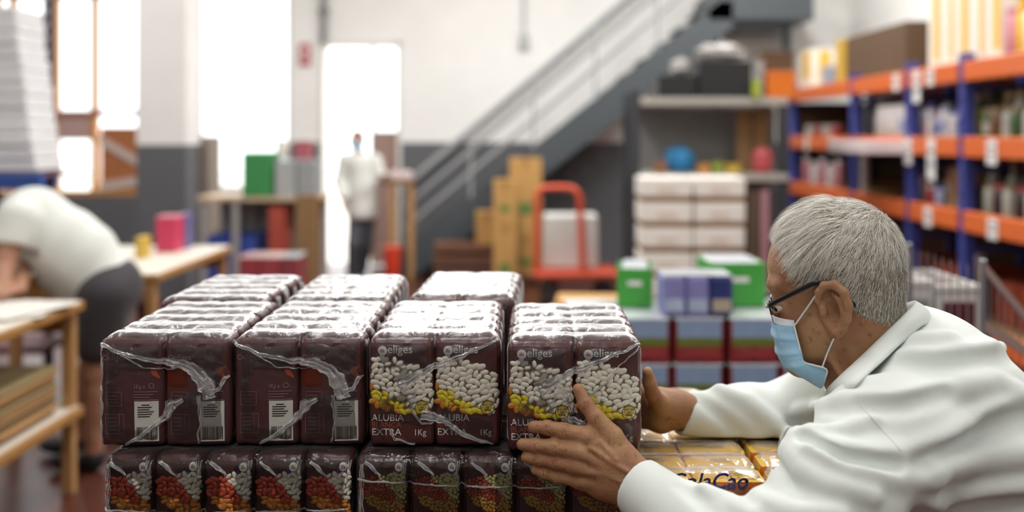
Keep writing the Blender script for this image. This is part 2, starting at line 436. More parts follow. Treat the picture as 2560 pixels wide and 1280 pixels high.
# pallet under the tan cartons
def pallet(name_label, c, L, D, group=None, m=M_wood, h=.12, n=5):
    t = thing('pallet', name_label, 'pallet', c, 0, group)
    for i in range(n):
        MB().box((0, -D/2+(i+.5)*D/n, h-.01), (L, D/n*.72, .02), .002).build('deck_board', m, t)
    for x in (-L/2+.05, 0, L/2-.05):
        MB().box((x, 0, h/2-.005), (.09, D, h-.03), .003).build('bearer', m, t)
    return t
z0 = WZ(690, 10.75)
if z0 > .06: pallet('dark wooden pallet under the tan carton stacks', (WX(1314, 10.75), 10.95, 0), .42, .40, None, M_crate, z0-.002)

# red platform truck
Y = 9.3
t = thing('platform_truck', 'red-orange platform truck with a bent tube handle', 'hand truck', (WX(1440, Y), Y+.3, 0))
xa, xb = WX(1332, Y)-WX(1440, Y), WX(1548, Y)-WX(1440, Y)
zd = WZ(690, Y)
MB().box(((xa+xb)/2, 0, zd), (xb-xa, .6, .055), .012).build('deck', M_redsteel, t)
MB().box(((xa+xb)/2, 0, zd+.03), (xb-xa-.06, .54, .006), .002).build('deck_mat', mat('deck_mat_red', '#b84a34', .7), t)
xh = WX(1450, Y)-WX(1440, Y); zt_ = WZ(470, Y); r = .1
pts = [(xa+.04, -.26, zd)]+[(xa+.04, -.26, zt_-r)]+[(xa+.04+r*(1-math.cos(a)), -.26, zt_-r+r*math.sin(a)) for a in (.4, .8, 1.2, PI/2)]
pts += [(xh-r*(1+.2)+r*1.2*math.sin(a), -.26, zt_-r*1.2+r*1.2*math.cos(a)) for a in (0, .4, .8, 1.2, PI/2)]+[(xh+.03, -.26, zd)]
MB().tube(pts, .032, 10).build('handle', M_redsteel, t, True)
for x in (xa+.14, xb-.14):
    for s in (-1, 1):
        cst = MB().box((x, s*.2, zd-.055), (.05, .05, .06), .004).build('castor_fork', mat('zinc', '#8a8a8c', .4, .8), t)
        w_ = MB(); w_.lathe([(.03, -.022), (.095, -.02), (.1, 0), (.095, .02), (.03, .022)], 16)
        o = w_.build('wheel', M_tyre, t, True); o.location = (x+.03, s*.2, .1); o.rotation_euler = (PI/2, 0, 0)
# white board crate riding on it
tb = thing('white_box', 'plain white box standing on the red platform truck', 'box', (WX(1430, Y), Y+.38, zd+.034))
wb_ = WX(1500, Y)-WX(1360, Y); hb = WZ(541, Y)-zd-.04
MB().box((0, 0, hb/2), (wb_, .3, hb), .02).build('body', mat('white_plastic', '#cfcfc9', .5), tb)
MB().box((0, 0, hb-.004), (wb_-.03, .27, .012), .004).build('lid', mat('white_plastic_lid', '#d6d6d0', .5), tb)
# pale flattened cartons lying near the packs
t = thing('flattened_cartons', 'flattened tan cartons lying on a low pile near the red truck', 'cardboard', (WX(1480, 6.2), 6.4, .50))
for i in range(5): MB().box((R.uniform(-.02, .02), R.uniform(-.02, .02), .008+i*.016), (.42, .34, .013), .001, Matrix.Rotation(R.uniform(-.1, .1), 4, 'Z')).build('sheet', M_kraft, t)
t = thing('low_trolley', 'low wooden stand under the flattened tan cartons', 'stand', (WX(1480, 6.2), 6.4, 0))
MB().box((0, 0, .485), (.5, .4, .03), .004).build('top', M_crate, t)
for s in (-1, 1):
    for q in (-1, 1): MB().box((s*.22, q*.17, .235), (.04, .04, .47), .003).build('leg', M_crate, t)

# ------------------------------------------------------------------ storage shelf below the landing
Y = 8.2
M_post = mat('dark_shelf_post', '#33363b', .5)
M_board = mat('grey_shelf_board', '#a9a59c', .5, var=.05)
sx0, sx1 = WX(1585, Y), WX(1985, Y)
shf = thing('storage_shelf', 'dark framed shelf unit with grey boards below the stair landing', 'shelf', (0, 0, 0))
zA, zB = WZ(250, Y), WZ(440, Y)
for x in (sx0, sx1-.09):
    for yy in (Y, Y+.6): bx(x-.03 if x == sx0 else x-.04, x+.05, yy, yy+.06, 0, zA-.046 if x != sx0 else WZ(225, Y), .004).build('post', M_post, shf)
for z, n in ((zA, 'top_board'), (zB, 'shelf_board'), (.35, 'bottom_board')):
    bx(sx0+.05, sx1-.05, Y-.02, Y+.66, z-.045, z+.02, .005).build(n, M_board, shf)
bx(sx0+.05, sx1, Y+.6, Y+.63, .4, zA-.05).build('back_panel', mat('shelf_back_grey', '#7d7d7c', .6), shf)
def plainbox(name, label, cat, px0, px1, py0, py1, Y, depth, m, bev=.006, rz=0, group=None, lid=None, zbase=None):
    """open-topped or lidded tub whose front spans the given picture window at depth Y"""
    t = thing(name, label, cat, (WX((px0+px1)/2, Y), Y+depth/2, WZ(py1, Y) if zbase is None else zbase), rz, group)
    w_, h_ = WX(px1, Y)-WX(px0, Y), WZ(py0, Y)-(WZ(py1, Y) if zbase is None else zbase)
    th = min(.01, w_*.1)
    MB().box((0, 0, th), (w_-.004, depth-.004, th*2), .002).build('bottom', m, t)
    for s in (-1, 1):
        MB().box((0, s*(depth/2-th/2), h_/2), (w_, th, h_), bev*.4).build('long_side', m, t)
        MB().box((s*(w_/2-th/2), 0, h_/2), (th, depth-2*th, h_), bev*.4).build('short_side', m, t)
    if lid: MB().box((0, 0, h_+.004), (w_+.006, depth+.006, .014), .004).build('lid', lid, t)
    else:
        for s in (-1, 1): MB().box((0, s*(depth/2), h_-.012), (w_+.012, .012, .022), .003).build('rim', m, t)
    return t
plainbox('plastic_crate', 'low black plastic crate on the grey top shelf below the landing', 'crate', 1645, 1742, 188, 231, Y+.02, .4, M_black, zbase=zA+.021, group='black crates below the landing')
plainbox('plastic_crate', 'tall black plastic crate on the grey top shelf below the landing', 'crate', 1748, 1880, 152, 231, Y+.02, .4, M_black, zbase=zA+.021, group='black crates below the landing')
def bag(name, label, cat, c, size, m, seed=0, group=None, lump=.25, n=20):
    """soft crumpled bag: a noisy rounded lump with a gathered neck"""
    t = thing(name, label, cat, c, 0, group)
    b = MB(); vs = []; fs = []; na = 20
    for i in range(n+1):
        v = i/n; a = PI*v
        for j in range(na):
            u = 2*PI*j/na
            d = Vector((math.sin(a)**.6*math.cos(u), math.sin(a)**.6*math.sin(u), -math.copysign(abs(math.cos(a))**.7, math.cos(a))))
            k = 1+lump*(mnoise.noise(d*2.3+Vector((seed, 0, 0)))+.5*mnoise.noise(d*6+Vector((0, seed, 0))))
            p = Vector((d.x*size[0]/2*k, d.y*size[1]/2*k, max(0, (d.z*.5*k+.5)*size[2])))
            vs.append(p)
        if i: 
            for j in range(na): fs.append(((i-1)*na+j, (i-1)*na+(j+1) % na, i*na+(j+1) % na, i*na+j))
    b.add(vs, fs); b.build('bag_body', m, t, True)
    k = MB(); k.tube([(0, 0, size[2]*.92), (size[0]*.03, 0, size[2]*1.05), (size[0]*.08, 0, size[2]*1.16)], [size[0]*.09, size[0]*.05, size[0]*.12], 8); k.build('gathered_neck', m, t, True)
    return t
M_polyw = mat('white_polythene', '#a3a09d', .5, var=.2, scale=8)
bag('plastic_bag', 'crumpled pale bag lying on the tall black crate', 'bag', W(1800, 153, Y+.2)+Vector((0, 0, .0)), (.40, .3, .14), M_polyw, 1, 'pale bags below the landing')
bag('plastic_bag', 'small crumpled pale bag beside the tall black crate', 'bag', (WX(1700, Y+.2), Y+.2, WZ(186, Y+.02)), (.16, .2, .14), M_polyw, 2, 'pale bags below the landing')
plainbox('storage_box', 'dark brown box behind the orange box on the top shelf', 'box', 1905, 1985, 128, 231, Y+.3, .28, M_kraftd, zbase=zA+.021)
plainbox('storage_box', 'bright orange box at the right end of the grey top shelf', 'box', 1918, 1990, 178, 226, Y+.0, .26, mat('bright_orange_board', '#d8700f', .5), zbase=zA+.021)
def lathething(name, label, cat, c, prof, m, group=None, cap=None, capm=None, band=None, bandm=None, n=14):
    t = thing(name, label, cat, c, 0, group)
    MB().lathe(prof, n).build('body', m, t, True)
    if cap: MB().lathe(cap, n).build('cap', capm, t, True)
    if band: MB().lathe(band, n).build('paper_band', bandm, t, True)
    return t
lathething('stacked_cups', 'tall stack of white cups beside the black crate', 'cups', (WX(1895, Y+.1), Y+.06, zA+.021), [(.03, 0)]+[q for i in range(6) for q in ((.045, .02+.045*i), (.036, .04+.045*i))]+[(.05, .31), (.048, .312)], M_polyw)
plainbox('small_box', 'tiny yellow-green box in front of the stacked cups', 'box', 1882, 1902, 203, 231, Y-.055, .045, mat('lime_print', '#9fae3a', .5), zbase=zA+.021, lid=mat('lime_print', '#9fae3a', .5))
t = thing('cardboard_sheet', 'upright brown cardboard sheet leaning in the grey shelf', 'cardboard', (WX(1902, Y), Y+.3, zB+.021))
MB().box((0, 0, .27), (.27, .012, .54), .002, Matrix.Rotation(.06, 4, 'X')).build('panel', M_kraft2, t)
MB().box((0, -.012, .27), (.02, .006, .53), .001, Matrix.Rotation(.06, 4, 'X')).build('fold_line', M_kraftd, t)
bag('plastic_bag', 'crumpled bright blue bag on the lower grey shelf', 'bag', (WX(1702, Y+.15), Y+.2, zB+.021), (.24, .22, .2), mat('blue_polythene', '#2e7fb4', .35, var=.25, scale=14), 3)
bag('food_bag', 'red and yellow bag standing on the lower grey shelf', 'bag', (WX(1912, Y), Y+.1, zB+.021), (.17, .12, .2), mat('red_food_bag', '#c2555a', .4, var=.3, scale=7), 4)
cols = ['#b9a03f', '#c98c4a', '#8f9b3f', '#c7b44e']
for i, (a, b_) in enumerate(((1640, 1668), (1748, 1775), (1782, 1808), (1815, 1850))):
    plainbox('small_box', ['brown packet left of the blue bag on the lower grey shelf', 'tan packet just right of the blue bag on the lower grey shelf', 'olive packet between two others on the lower grey shelf', 'yellow packet near the cardboard sheet on the lower grey shelf'][i], 'packet', a, b_, 408+(i % 2)*6, 434, Y+.02, .14, mat('packet_%d' % i, ['#8d5f44', '#c98c4a', '#8f9b3f', '#c7a83e'][i], .5), zbase=zB+.021, lid=mat('packet_%d' % i, cols[i]), group='packets on the lower grey shelf')
for i, (a, b_, c_) in enumerate(((1872, 1900, '#5c4a3c'), (1903, 1922, '#b4868e'), (1926, 1940, '#4a3f44'))):
    plainbox('tall_box', ['dark brown tall box on the bottom shelf board', 'dusty pink tall box on the bottom shelf board', 'dark grey tall box at the end of the bottom shelf board'][i], 'box', a, b_, 478, 640, Y+.02, .3, mat('tallbox_%d' % i, c_, .5), zbase=.371, lid=mat('tallbox_%d' % i, c_))

# white cartons piled in front of it
Y = 7.2
w_ = (WX(1866, Y)-WX(1602, Y))/2; hh = .1855
ztop = WZ(443, Y)
proto = None
for k in range(7):
    for i in range(2):
        z = ztop-hh*(k+1)
        lab = 'white carton with brown tray, %s one in the %s below the blue bag' % (['left', 'right'][i], ['topmost layer', 'second layer', 'third layer', 'fourth layer', 'fifth layer', 'sixth layer', 'lowest layer'][k])
        loc = (WX(1602, Y)+w_*(i+.5)+R.uniform(-.003, .003), Y+.2, z)
        if proto is None:
            t = proto = thing('white_carton', lab, 'box', loc, 0, 'white cartons piled below the shelf')
            MB().box((0, 0, .022), (w_-.020, .385, .044), .004).build('tray', M_kraft2, t)
            MB().box((0, 0, .11), (w_-.014, .395, .14), .008).build('lid', M_whitebox, t)
            MB().box((0, -.198, .09), (w_*.35, .002, .05)).build('printed_mark', mat('faint_print', '#d6c9bb', .6), t)
        else: t = copy_tree(proto, None, loc, R.uniform(-.008, .008), lab)
if ztop-hh*7 > .01: pallet('pallet under the pile of white cartons', (WX(1734, Y), Y+.2, 0), .8, .42, None, M_wood, max(.03, ztop-hh*7-.006))

# ------------------------------------------------------------------ green cartons and drink packs, middle distance
Y = 3.9
M_green = mat('green_carton', '#3f9a3a', .5, var=.06)
M_red = mat('dark_red_shrink', '#8e2f33', .35, var=.15, coat=.3)
M_lblue = mat('pale_blue_print', '#8ea6c6', .4, var=.2, scale=18)
M_grn = mat('leaf_green_print', '#6d7a33', .4, var=.3, scale=20)
M_redp = mat('red_print', '#97383a', .4, var=.2, scale=16)
M_wrapw = mat('milky_wrap', '#dfe2e8', .2, var=.06, coat=.5)
ph = .176; pw = .2; ztp = WZ(776, Y)
dproto = None
def drink_pack(loc, lab):
    """shrink-wrapped pack of four cartons with printed bands"""
    global dproto
    if dproto: return copy_tree(dproto, None, loc, R.uniform(-.02, .02), lab)
    t = dproto = thing('drink_pack', lab, 'drink pack', loc, 0, 'red drink packs on the pallet')
    for i in range(2):
        for j in range(3):
            x = (-.5+i)*.096; y = (-1+j)*.15
            MB().box((x, y, ph/2-.003), (.092, .145, ph-.008), .008).build('carton', M_red, t)
    for (nm, wd, zc_, hz, mm) in (('blue_panel', .168, .76, .38, M_lblue), ('green_panel', .168, .47, .18, M_grn), ('red_panel', .15, .24, .22, M_redp)):
        MB().box((0, -.2235, ph*zc_), (wd, .003, ph*hz), .001).build(nm, mm, t)
    MB().box((0, 0, ph-.004), (.192, .45, .006), .002).build('wrap_top', M_wrapw, t)
    return t
rows = ['top row', 'second row', 'third row', 'fourth row', 'lowest row']
xs_ = [WX(p, Y) for p in (1478, 1602, 1730, 1860, 1985)]
for k in range(5):
    for i, x in enumerate(xs_):
        drink_pack((x, Y+.06, ztp-ph*(k+1)+R.uniform(0, .0005)), 'red drink pack with blue and green panels, %s, %s column from the bean packs' % (rows[k], ['nearest', 'second', 'third', 'fourth', 'fifth'][i]))
pallet('wooden pallet carrying the red drink packs', ((xs_[0]+xs_[-1])/2, Y+.06, 0), .98, .46, None, M_wood, ztp-ph*5-.001)
def green_tray(label, px0, px1, py0, py1, Y, D, rz, m=M_green):
    t = thing('green_carton', label, 'box', (WX((px0+px1)/2, Y), Y+D/2, WZ(py1, Y)), rz, 'green cartons on the drink packs')
    w2, h2 = WX(px1, Y)-WX(px0, Y), WZ(py0, Y)-WZ(py1, Y)
    MB().box((0, 0, .004), (w2-.01, D-.01, .008)).build('bottom', m, t)
    for s in (-1, 1):
        MB().box((0, s*(D/2-.003), h2/2), (w2, .006, h2), .002).build('long_side', m, t)
        MB().box((s*(w2/2-.003), 0, h2/2), (.006, D-.012, h2), .002).build('short_side', m, t)
    MB().box((0, -D/2-.001, h2*.62), (w2*.4, .002, h2*.12), .0008).build('white_mark', M_whitebox, t)
    for i in range(3): MB().box((0, (-1+i)*D/3, h2*.55), (w2-.03, D/3-.012, h2*1.02), .015).build('milk_pack', M_wrapw, t)
    return t
zg = ztp+.003
a = green_tray('bright green open carton with white packs, left one beside the truck', 1552, 1640, 655, 752, Y+.05, .25, -.12)
b_ = green_tray('deep green open carton with white packs behind the elderly man\'s face', 1772, 1912, 664, 774, Y+.06, .25, .03)
for q in (a, b_): q.location.z = zg
t = thing('violet_pack', 'violet and navy wrapped pack between the two green cartons', 'drink pack', (WX(1742, Y-.12), Y-.06, zg), 0)
wv = WX(1832, Y-.12)-WX(1656, Y-.12); hv = WZ(688, Y-.12)-zg
for i in range(3):
    c_ = MB().box(((-1+i)*wv/3, 0, hv/2), (wv/3-.003, .18, hv), .012).build('carton', mat('violet_print' if i < 2 else 'navy_print', '#8b8bc4' if i < 2 else '#2f3b78', .35, var=.2, scale=14), t)
    MB().box(((-1+i)*wv/3, -.0915, hv*.28), (wv/3-.02, .002, hv*.3), .0008).build('label_panel', mat('cream_print', '#b9b09c', .4, var=.2, scale=18) if i == 2 else mat('pale_violet_print', '#b3c3dc', .4, var=.2, scale=18), c_)
MB().box((0, 0, hv+.002), (wv-.01, .17, .006), .002).build('wrap_top', M_wrapw, t)

# ------------------------------------------------------------------ blue and orange racking along the right wall
RX0, RX1 = 3.0, 3.95
M_up = mat('blue_upright', '#3c4690', .4, var=.06)
M_beam = mat('orange_beam', '#d96b33', .4, var=.05)
M_deck = mat('chipboard_deck', '#9a7a52', .7, var=.15, scale=20)
M_hole = mat('upright_hole_dark', '#191c33', .6)
ups = [WX(0, 1)*0+3.0*F_PX/(p-VPX) for p in (2128, 2268, 2403)]+[4.75]
LV = (.32, 1.055, 1.555, 2.065)
rk = thing('pallet_rack', 'blue and orange steel racking along the right wall', 'rack', (0, 0, 0))
for yy in ups+[10.9]:
    for xx in (RX0, RX1-.08):
        u = bx(xx, xx+.08, yy-.045, yy+.045, 0, 2.2, .004).build('upright', M_up, rk)
        if xx == RX0:
            for k in range(14):
                bx(xx-.002, xx+.001, yy-.012, yy+.012, .3+k*.13, .335+k*.13).build('slot', M_hole, u)
    for k in range(4): bx(RX0+.08, RX1-.08, yy-.012, yy+.012, .3+k*.55, .335+k*.55).build('cross_brace', M_up, rk)
ys_ = sorted(ups+[10.9])
for i in range(len(ys_)-1):
    for lv in LV:
        for xx in (RX0-.012, RX1-.05):
            bm_ = bx(xx, xx+.05, ys_[i]+.045, ys_[i+1]-.045, lv-.06, lv+.075, .006).build('beam', M_beam, rk)
        bx(RX0+.04, RX1-.05, ys_[i]+.03, ys_[i+1]-.03, lv+.045, lv+.065).build('deck_board', M_deck, rk)
        bx(RX1-.012, RX1-.004, ys_[i]+.05, ys_[i+1]-.05, lv+.07, lv+.44).build('back_sheet', M_kraftd, rk)
bx(RX0+.09, RX1-.09, 10.93, 10.94, .4, 2.0).build('end_sheet', M_kraftd, rk)
# price tickets on the beams
M_tick = mat('white_ticket', '#e8e6e4', .5, var=.03)
M_ink = mat('grey_ink', '#8d8a8a', .6)
def ticket(px, lv, h, lab):
    Y = RX0*F_PX/(px-VPX)
    t = thing('price_ticket', lab, 'ticket', (RX0-.016, Y, lv), 0, 'white tickets on the orange beams')
    MB().box((0, 0, -h/2), (.003, .13, h), .001).build('card', M_tick, t)
    for k in range(2): MB().box((-.0022, .0, -h*.3-k*h*.3), (.001, .09, h*.12)).build('printed_line', M_ink, t)
for (px, k, h, s_) in ((2245, 3, .13, 'top beam beside the big brown box'), (2296, 3, .24, 'top beam, hanging below it'), (2330, 3, .12, 'top beam under the yellow cartons'), (2275, 2, .2, 'middle beam, on the blue upright'), (2333, 2, .3, 'middle beam, hanging lowest'), (2485, 2, .16, 'middle beam near the jars'), (2325, 1, .14, 'lowest beam beside the grey hair'), (2487, 1, .13, 'lowest beam above the wire trolley'), (2020, 2, .13, 'middle beam of the far bay'), (2085, 2, .13, 'middle beam of the far bay, nearer the upright')):
    ticket(px, LV[k]+.06, h, 'white ticket on the '+s_)
# goods on the racking
def on_rack(px, lv, dx=.08): 
    Y = (RX0+dx)*F_PX/(px-VPX); return Vector((RX0+dx, Y, LV[lv]+.066))
_reg = []
def free_spot(p, hx, hy, lv, tries=14):
    """nudge along the shelf until clear of uprights and of what already stands there"""
    for k in range(tries):
        for sg in (1, -1):
            q = p.copy(); q.y += sg*k*.045
            if any(abs(q.y-u) < hy+.05 for u in ys_ if q.x-hx < RX0+.085) or (lv < 3 and any(abs(q.y-u) < hy+.016 for u in ys_)): continue
            if any(l == lv and abs(q.x-a) < hx+c+.003 and abs(q.y-b) < hy+d+.003 for (a, b, c, d, l) in _reg): continue
            _reg.append((q.x, q.y, hx, hy, lv)); return q
    return None
def rbox(name, label, cat, px, lv, sy, h, D, m, dx=.1, parts=(), group=None, rz=0):
    p = on_rack(px, lv, dx); p.x += D/2
    if name != 'white_tray': p = free_spot(p, D/2, sy/2, lv) or p
    t = thing(name, label, cat, p, rz, group)
    MB().box((0, 0, h/2), (D, sy, h), .006).build('body', m, t)
    for (nm, y0, y1, z0, z1, mm) in parts:
        MB().box((-D/2-.001, sy*(y0+y1)/2, h*(z0+z1)/2), (.002, sy*(y1-y0), h*(z1-z0))).build(nm, mm, t)
        if nm == 'colour_panel': MB().box((0, -sy/2-.001, h*(z0+z1)/2), (D*.35, .002, h*(z1-z0))).build(nm, mm, t)
    return t
M_yel = mat('yellow_print', '#e5b43a', .45, var=.1); M_cream = mat('cream_carton', '#e6dfd0', .5, var=.05)
rbox('brown_box', 'large plain brown box on the top rack beam', 'box', 2184, 3, 1.45, .44, .45, M_kraftd, .14)
rbox('yellow_box', 'narrow yellow box standing left of the large brown box', 'box', 2106, 3, .22, .44, .3, mat('mustard_board', '#c9a23e', .5), .12)
rbox('canister', 'white and yellow drum at the far end of the top rack', 'drum', 2010, 3, .42, .42, .32, M_cream, .06, [('colour_panel', -.5, .1, .25, .95, M_yel)])
rbox('canister', 'small blue-grey pack beside the white and yellow drum', 'pack', 2062, 3, .2, .2, .2, mat('bluegrey_print', '#93a0b5', .5, var=.2), .06)
names = ['first', 'second', 'third', 'fourth', 'fifth', 'sixth', 'seventh', 'eighth', 'ninth', 'tenth']
for i, px in enumerate((2335, 2362, 2390, 2420, 2452)):
    rbox('cereal_carton', 'tall white and yellow carton on the top rack, %s from the blue upright end' % names[i], 'carton', px, 3, .2, .62-.01*(i % 2), .34, M_cream, .12, [('colour_panel', -.45, -.2 if i % 2 else .0, .12, .9, M_yel), ('pale_panel', .25, .46, .05, .95, mat('pale_print', '#eeeae2', .5))], 'tall cartons on the top rack')
def bottle(label, p, h, r, mb, mc, group, ml=None, kind=0, name='bottle', cat='bottle'):
    if kind == 0: prof = [(r*.9, 0), (r, .01), (r, h*.62), (r*.45, h*.78), (r*.4, h*.86)]; cp = [(r*.45, h*.86), (r*.45, h*.99), (r*.38, h)]
    elif kind == 1: prof = [(r*.92, 0), (r, .008), (r, h*.78), (r*.8, h*.86)]; cp = [(r*.86, h*.85), (r*.86, h*.99), (r*.8, h)]
    else: prof = [(r*.95, 0), (r, .006), (r, h*.9), (r*.95, h*.94)]; cp = [(r*.97, h*.92), (r*.97, h*.99), (r*.9, h)]
    return lathething(name, label, cat, p, prof, mb, group, cp, mc, [(r*1.012, h*.15), (r*1.012, h*.55)] if ml else None, ml, 12)
MW = mat('white_bottle', '#dfe0e0', .35, var=.03); MBL = mat('blue_bottle', '#4b5da8', .35); MPB = mat('pale_blue_bottle', '#a9b4d6', .35)
MPK = mat('pink_label', '#c98a96', .4, var=.2); MGB = mat('green_glass', '#3e5b34', .2); MAM = mat('amber_glass', '#6b4a2a', .2, var=.2); MCL = mat('cloudy_glass', '#b5b8ae', .15, var=.2)
MGO = mat('gold_cap', '#9c8560', .35, .3); MRC = mat('red_cap', '#a23a40', .4); MDK = mat('dark_jar', '#3a1f22', .25, var=.3); MYG = mat('lime_bottle', '#b3b52e', .35); MMAG = mat('magenta_cap', '#8d2a55', .4)
def row(px0, px1, n, lv, fn, dx=.08, dxj=.03, rad=.058):
    for i in range(n):
        px = px0+(px1-px0)*(i/(max(1, n-1)))
        q = free_spot(on_rack(px, lv, max(.115, dx+.035)+R.uniform(0, dxj)), rad, rad, lv, 4)
        if q is not None: fn(i, q)
rbox('brown_box', 'upright brown box on the lower rack beside the nearest upright', 'box', 2382, 1, .16, .3, .2, M_kraft2, .12)
rbox('brown_box', 'open dark brown box behind the jars on the lower rack', 'box', 2430, 1, .3, .34, .28, M_kraftd, .45)
for j in range(2):
    row(2208, 2262, 4, 2, lambda i, p: bottle('white bottle behind the pale tray front, %s from left in the %s row' % (names[i], 'front' if j == 0 else 'rear'), p, .27, .055, MW, MW, 'white bottles on the middle rack', MPB if i == 3 else None, 1), .1+.16*j)
    row(2292, 2388, 8, 2, lambda i, p: bottle('%s bottle between the nearest blue uprights, %s from left in the %s row' % (['white', 'violet'][i % 2], names[i], 'front' if j == 0 else 'rear'), p, .2+.03*(i % 3), .045, [MW, MPB, MW, MPB][i % 4], [MPB, MW, MBL, MPK][i % 4], 'bottles between the blue uprights', [MPB, MPK, None, MBL][i % 4], 1), .09+.15*j)
row(2385, 2396, 1, 2, lambda i, p: bottle('dark blue jug behind the violet bottles', p, .3, .07, MBL, MBL, None, None, 1), .3)
row(2425, 2436, 2, 2, lambda i, p: bottle(['lime green bottle right of the nearest blue upright', 'magenta topped bottle right of the lime green bottle'][i], p, .2, .045, [MYG, MCL][i], [MYG, MMAG][i], None, None, 1), .1)
for j in range(3):
    row(2448, 2610, 9, 2, lambda i, p: bottle('%s capped jar at right end of the middle rack, %s from left, %s row' % (['cloudy', 'green', 'amber'][(i+j) % 3], names[i], ['front', 'second', 'rear'][j]), p, .2+.11*j, .05, [MCL, MGB, MAM][(i+j) % 3], MGO, 'jars at the right end of the middle rack', MCL if i % 2 else None, 1 if j < 2 else 0), .08+.14*j)
for j in range(2):
    row(2290, 2390, 7, 1, lambda i, p: bottle('%s small bottle on the lower rack, %s from left in the %s row' % (['blue', 'white', 'red'][i % 3], names[i], ['front', 'rear'][j]), p, .14+.06*j, .04, [MPB, MW, MRC][i % 3], [MBL, MRC, MW][i % 3], 'small bottles on the lower rack', None, 1), .1+.15*j)
    row(2455, 2600, 7, 1, lambda i, p: bottle('%s jar on the lower rack at the right edge, %s from left, %s row' % (['dark', 'pale'][i % 2], names[i], ['front', 'rear'][j]), p, .2+.15*j, .05, [MDK, MCL][i % 2], [MRC, MGO][i % 2], 'jars on the lower rack', None, 1 if j == 0 else 0), .1+.18*j)
rbox('white_tray', 'long white tray front on the middle rack beam', 'tray', 2205, 2, .95, .1, .3, mat('pinkish_white_board', '#dccfd0', .5), -.02)
bpy.data.objects['white_tray'].location.z = LV[2]-.06; bpy.data.objects['white_tray'].location.x = RX0-.17
rbox('whiteboard_sheet', 'upright white panel beside the blue upright on the lower rack', 'panel', 2150, 1, .1, .4, .05, mat('greyish_white_board', '#b9b6b2', .5), .06)
row(2030, 2095, 4, 2, lambda i, p: bottle('grey lidded tub in the far rack bay, %s from left' % names[i], p, .12, .07, MRC if i % 2 else MCL, MCL, 'tubs in the far rack bay', None, 2), .08)
row(2020, 2100, 5, 1, lambda i, p: bottle('%s bottle on the lower shelf of the far rack bay, %s from left' % (['pink', 'white'][i % 2], names[i]), p, .28-.05*(i % 2), .055, [MPK, MW][i % 2], MW, 'bottles in the far rack bay', None, 1), .06)
row(2500, 2600, 6, 3, lambda i, p: bottle('%s bottle on the top rack right of the yellow cartons, %s from left' % (['white', 'dusty red', 'yellow'][i % 3], names[i]), p, .33, .06, [MW, MPK, M_yel][i % 3], [MRC, MPK, M_yel][i % 3], 'bottles on the top rack', None, 1), .12)
for i, px in enumerate((2280, 2320, 2370, 2440, 2490)):
    rbox('red_crate', 'dark orange crate on the bottom rack shelf, %s from the grey hair' % names[i], 'crate', px, 0, .3, .28, .5, mat('rust_crate', '#8a3a1e', .5, var=.2), .2, group='crates on the bottom rack shelf')
row(2440, 2580, 5, 0, lambda i, p: bottle('%s bottle behind the wire trolley, %s from left on the bottom shelf' % (['pale yellow', 'pinkish'][i % 2], names[i]), p, .42, .07, [mat('pale_yellow_bottle', '#d8c48e', .4), MPK][i % 2], [MW, MDK][i % 2], 'bottles behind the wire trolley', None, 1), .13)
# ------------------------------------------------------------------ bottom right: white boxes and wire trolley
Y = 3.42
Mz = mat('offwhite_panel', '#d5d2cd', .5, var=.05)
for i, (a, b_, p0, lab, inn) in enumerate(((2262, 2332, 700, 'pale grey open box behind the man\'s collar', '#8d8d8a'), (2342, 2452, 712, 'white open box with dark red goods behind the man\'s back', '#5a1f24'))):
    t = plainbox('open_box', lab, 'box', a, b_, p0, 960, Y, .4, Mz, group='white boxes behind the man')
    w_ = WX(b_, Y)-WX(a, Y); h_ = WZ(p0, Y)-WZ(960, Y)
    MB().box((0, -.205, h_*.62), (w_*.7, .006, h_*.42), .002).build('window_panel', mat('goods_%d' % i, inn, .4, var=.2), t)
    MB().box((0, 0, h_*.55), (w_*.85, .33, h_*.75), .02).build('contents', mat('goods_%d' % i, inn), t)
zt2 = WZ(960, Y)
t = thing('low_bench', 'low white bench under the open boxes behind the man', 'bench', (WX(2357, Y), Y+.2, 0))
MB().box((0, 0, zt2-.02), (.3, .44, .038), .004).build('top', Mz, t)
for s in (-1, 1):
    for q in (-1, 1): MB().box((s*.12, q*.18, (zt2-.04)/2), (.035, .035, zt2-.04), .003).build('leg', Mz, t)
Y = 2.7
M_wire = mat('zinc_wire', '#9a9aa2', .35, .7)
M_rl = mat('dusty_pink_rail', '#a58c88', .5)
t = thing('wire_trolley', 'wire mesh trolley with sloping pinkish rails at the right edge', 'trolley', (0, 0, 0))
def zz(px, a, b_): return WZ(a+(b_-a)*(px-2450)/110.0, Y)
xw0, xw1 = WX(2458, Y), WX(2700, Y)
for nm, a, b_ in (('top_rail', 655, 785), ('middle_rail', 800, 868), ('lower_rail', 905, 935)):
    b = MB(); za, zb = WZ(a, Y), WZ(b_, Y); k = (zb-za)/(WX(2560, Y)-WX(2450, Y))
    b.prism([(xw0, za), (xw1, za+k*(xw1-xw0)), (xw1, za-.028+k*(xw1-xw0)), (xw0, za-.028)], Y-.01, Y+.01)
    b.build(nm, M_rl, t)
bx(xw0-.008, xw0+.008, Y-.008, Y+.008, .1, WZ(648, Y), .003).build('corner_post', M_wire, t)
bx(xw0-.008, xw0+.008, Y+.508, Y+.524, .1, WZ(660, Y), .003).build('corner_post', M_wire, t)
bx(xw1-.03, xw1, Y-.016, Y+.016, .1, WZ(785, Y)-.15, .004).build('corner_post', M_wire, t)
bx(xw1-.03, xw1, Y+.5, Y+.532, .1, WZ(785, Y)-.15, .004).build('corner_post', M_wire, t)
